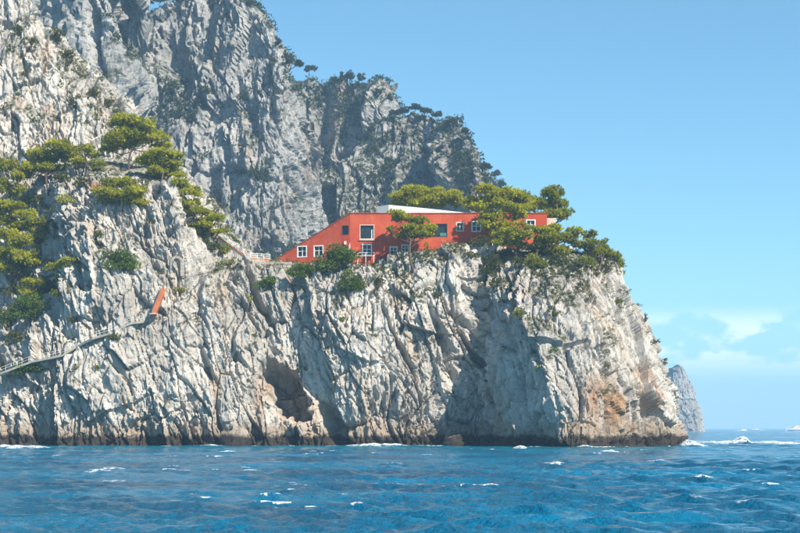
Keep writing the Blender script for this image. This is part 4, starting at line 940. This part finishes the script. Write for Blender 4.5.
# ---- motor boats near the horizon
def boat(label, px, Y, L, heading, fly, name='motor_boat'):
    root = empty(name, ((px - CX) / F * Y, Y, 0)); tag(root, label, 'boat', 'motor boats near the horizon')
    ca, sa = math.cos(heading), math.sin(heading)
    def T(p): return (root.location.x + p[0] * ca - p[1] * sa, root.location.y + p[0] * sa + p[1] * ca, p[2])
    B = L * .27; n = 12; hull = MB(); rings = []
    for i in range(n + 1):
        t = i / n; x = (t - .5) * L; w = B / 2 * (1 - max(0, (t - .45) / .55) ** 2.2); sh = .075 * L * (1 + .75 * t * t); k = len(hull.v)
        hull.v += [T(q) for q in ((x, -w, sh), (x, -w * .86, .35 * sh), (x, 0, -.25), (x, w * .86, .35 * sh), (x, w, sh))]; rings.append(k)
    for a, b in zip(rings, rings[1:]):
        for j in range(4): hull.f.append((a + j, b + j, b + j + 1, a + j + 1))
        hull.f.append((a + 4, b + 4, b, a))
    hull.f.append(tuple(rings[0] + j for j in range(5)))
    hull.build('hull', M_HULL, root, False)
    def cab(name, x0, x1, w, z0, z1, mat, rake=.25):
        m_ = MB(); h = z1 - z0
        m_.v = [T(q) for q in ((x0, -w, z0), (x1, -w, z0), (x1, w, z0), (x0, w, z0), (x0 + h * .2, -w * .85, z1), (x1 - h * rake * 4, -w * .8, z1), (x1 - h * rake * 4, w * .8, z1), (x0 + h * .2, w * .85, z1))]
        m_.f = [(0, 3, 2, 1), (4, 5, 6, 7), (0, 1, 5, 4), (1, 2, 6, 5), (2, 3, 7, 6), (3, 0, 4, 7)]; return m_.build(name, mat, root)
    zd = .085 * L; cab('cabin', -.28 * L, .26 * L, B * .36, zd, zd + .045 * L, M_HULL); cab('windscreen', -.24 * L, .20 * L, B * .33, zd + .046 * L, zd + .08 * L, M_GLASS, .3); cab('hardtop', -.30 * L, .12 * L, B * .36, zd + .082 * L, zd + .098 * L, M_HULL, .1)
    if fly:
        cab('flybridge', -.22 * L, .04 * L, B * .28, zd + .099 * L, zd + .14 * L, M_HULL)
        MB().tube([T((-.15 * L, 0, zd + .13 * L)), T((-.17 * L, 0, zd + .24 * L))], .012 * L, 6).build('mast', M_HULL, root)
    m_ = MB(); pts = [T(((t - .5) * L, sgn * B / 2 * (1 - max(0, (t - .45) / .55) ** 2.2) * .95, .075 * L * (1 + .75 * t * t) + .05 * L)) for sgn in (-1, 1) for t in ((.6, .75, .9, .99) if sgn < 0 else (.99, .9, .75, .6))]
    m_.tube(pts, .004 * L, 4).build('bow_rail', M_TRIM, root)
    m_ = MB()
    for j in range(14):
        a = j / 13; w = B * (.4 + .5 * a); x = -.5 * L - a * L * .9
        m_.v += [T((x, -w, .05)), T((x, -w * .3, .035 * L * (1 - a) + .1)), T((x, 0, .02 * L * (1 - a))), T((x, w * .3, .035 * L * (1 - a) + .1)), T((x, w, .05))]
    for j in range(13):
        for k in range(4): m_.f.append((j * 5 + k, j * 5 + k + 1, j * 5 + k + 6, j * 5 + k + 5))
    m_.build('wake', M_HULL, root, True)
boat('large white yacht with flybridge on the horizon', 795, 2100, 26, math.radians(190), True)
boat('small white motor boat heading away from the sea stack', 743, 1900, 10, math.radians(15), False)
boat('white cabin cruiser between the small boat and the yacht', 756, 2600, 15, math.radians(200), False)

# ------------------------------------------------------------------ haze: one closed box of even, pale air
def haze(density):
    m = bpy.data.materials.new('haze_air'); m.use_nodes = True; nt = m.node_tree; nt.nodes.clear()
    o = nt.nodes.new('ShaderNodeOutputMaterial'); v = nt.nodes.new('ShaderNodeVolumePrincipled')
    v.inputs['Color'].default_value = (0.46, 0.73, 1.0, 1); v.inputs['Density'].default_value = density; v.inputs['Anisotropy'].default_value = 0.0
    nt.links.new(v.outputs[0], o.inputs['Volume'])
    b = MB(); b.box((0, 0, 137), 19600, 19600, 290); ob = b.build('haze', m); tag(ob, 'pale blue sea haze thickening towards the mountain', 'haze', kind='stuff')
haze(0.00021)
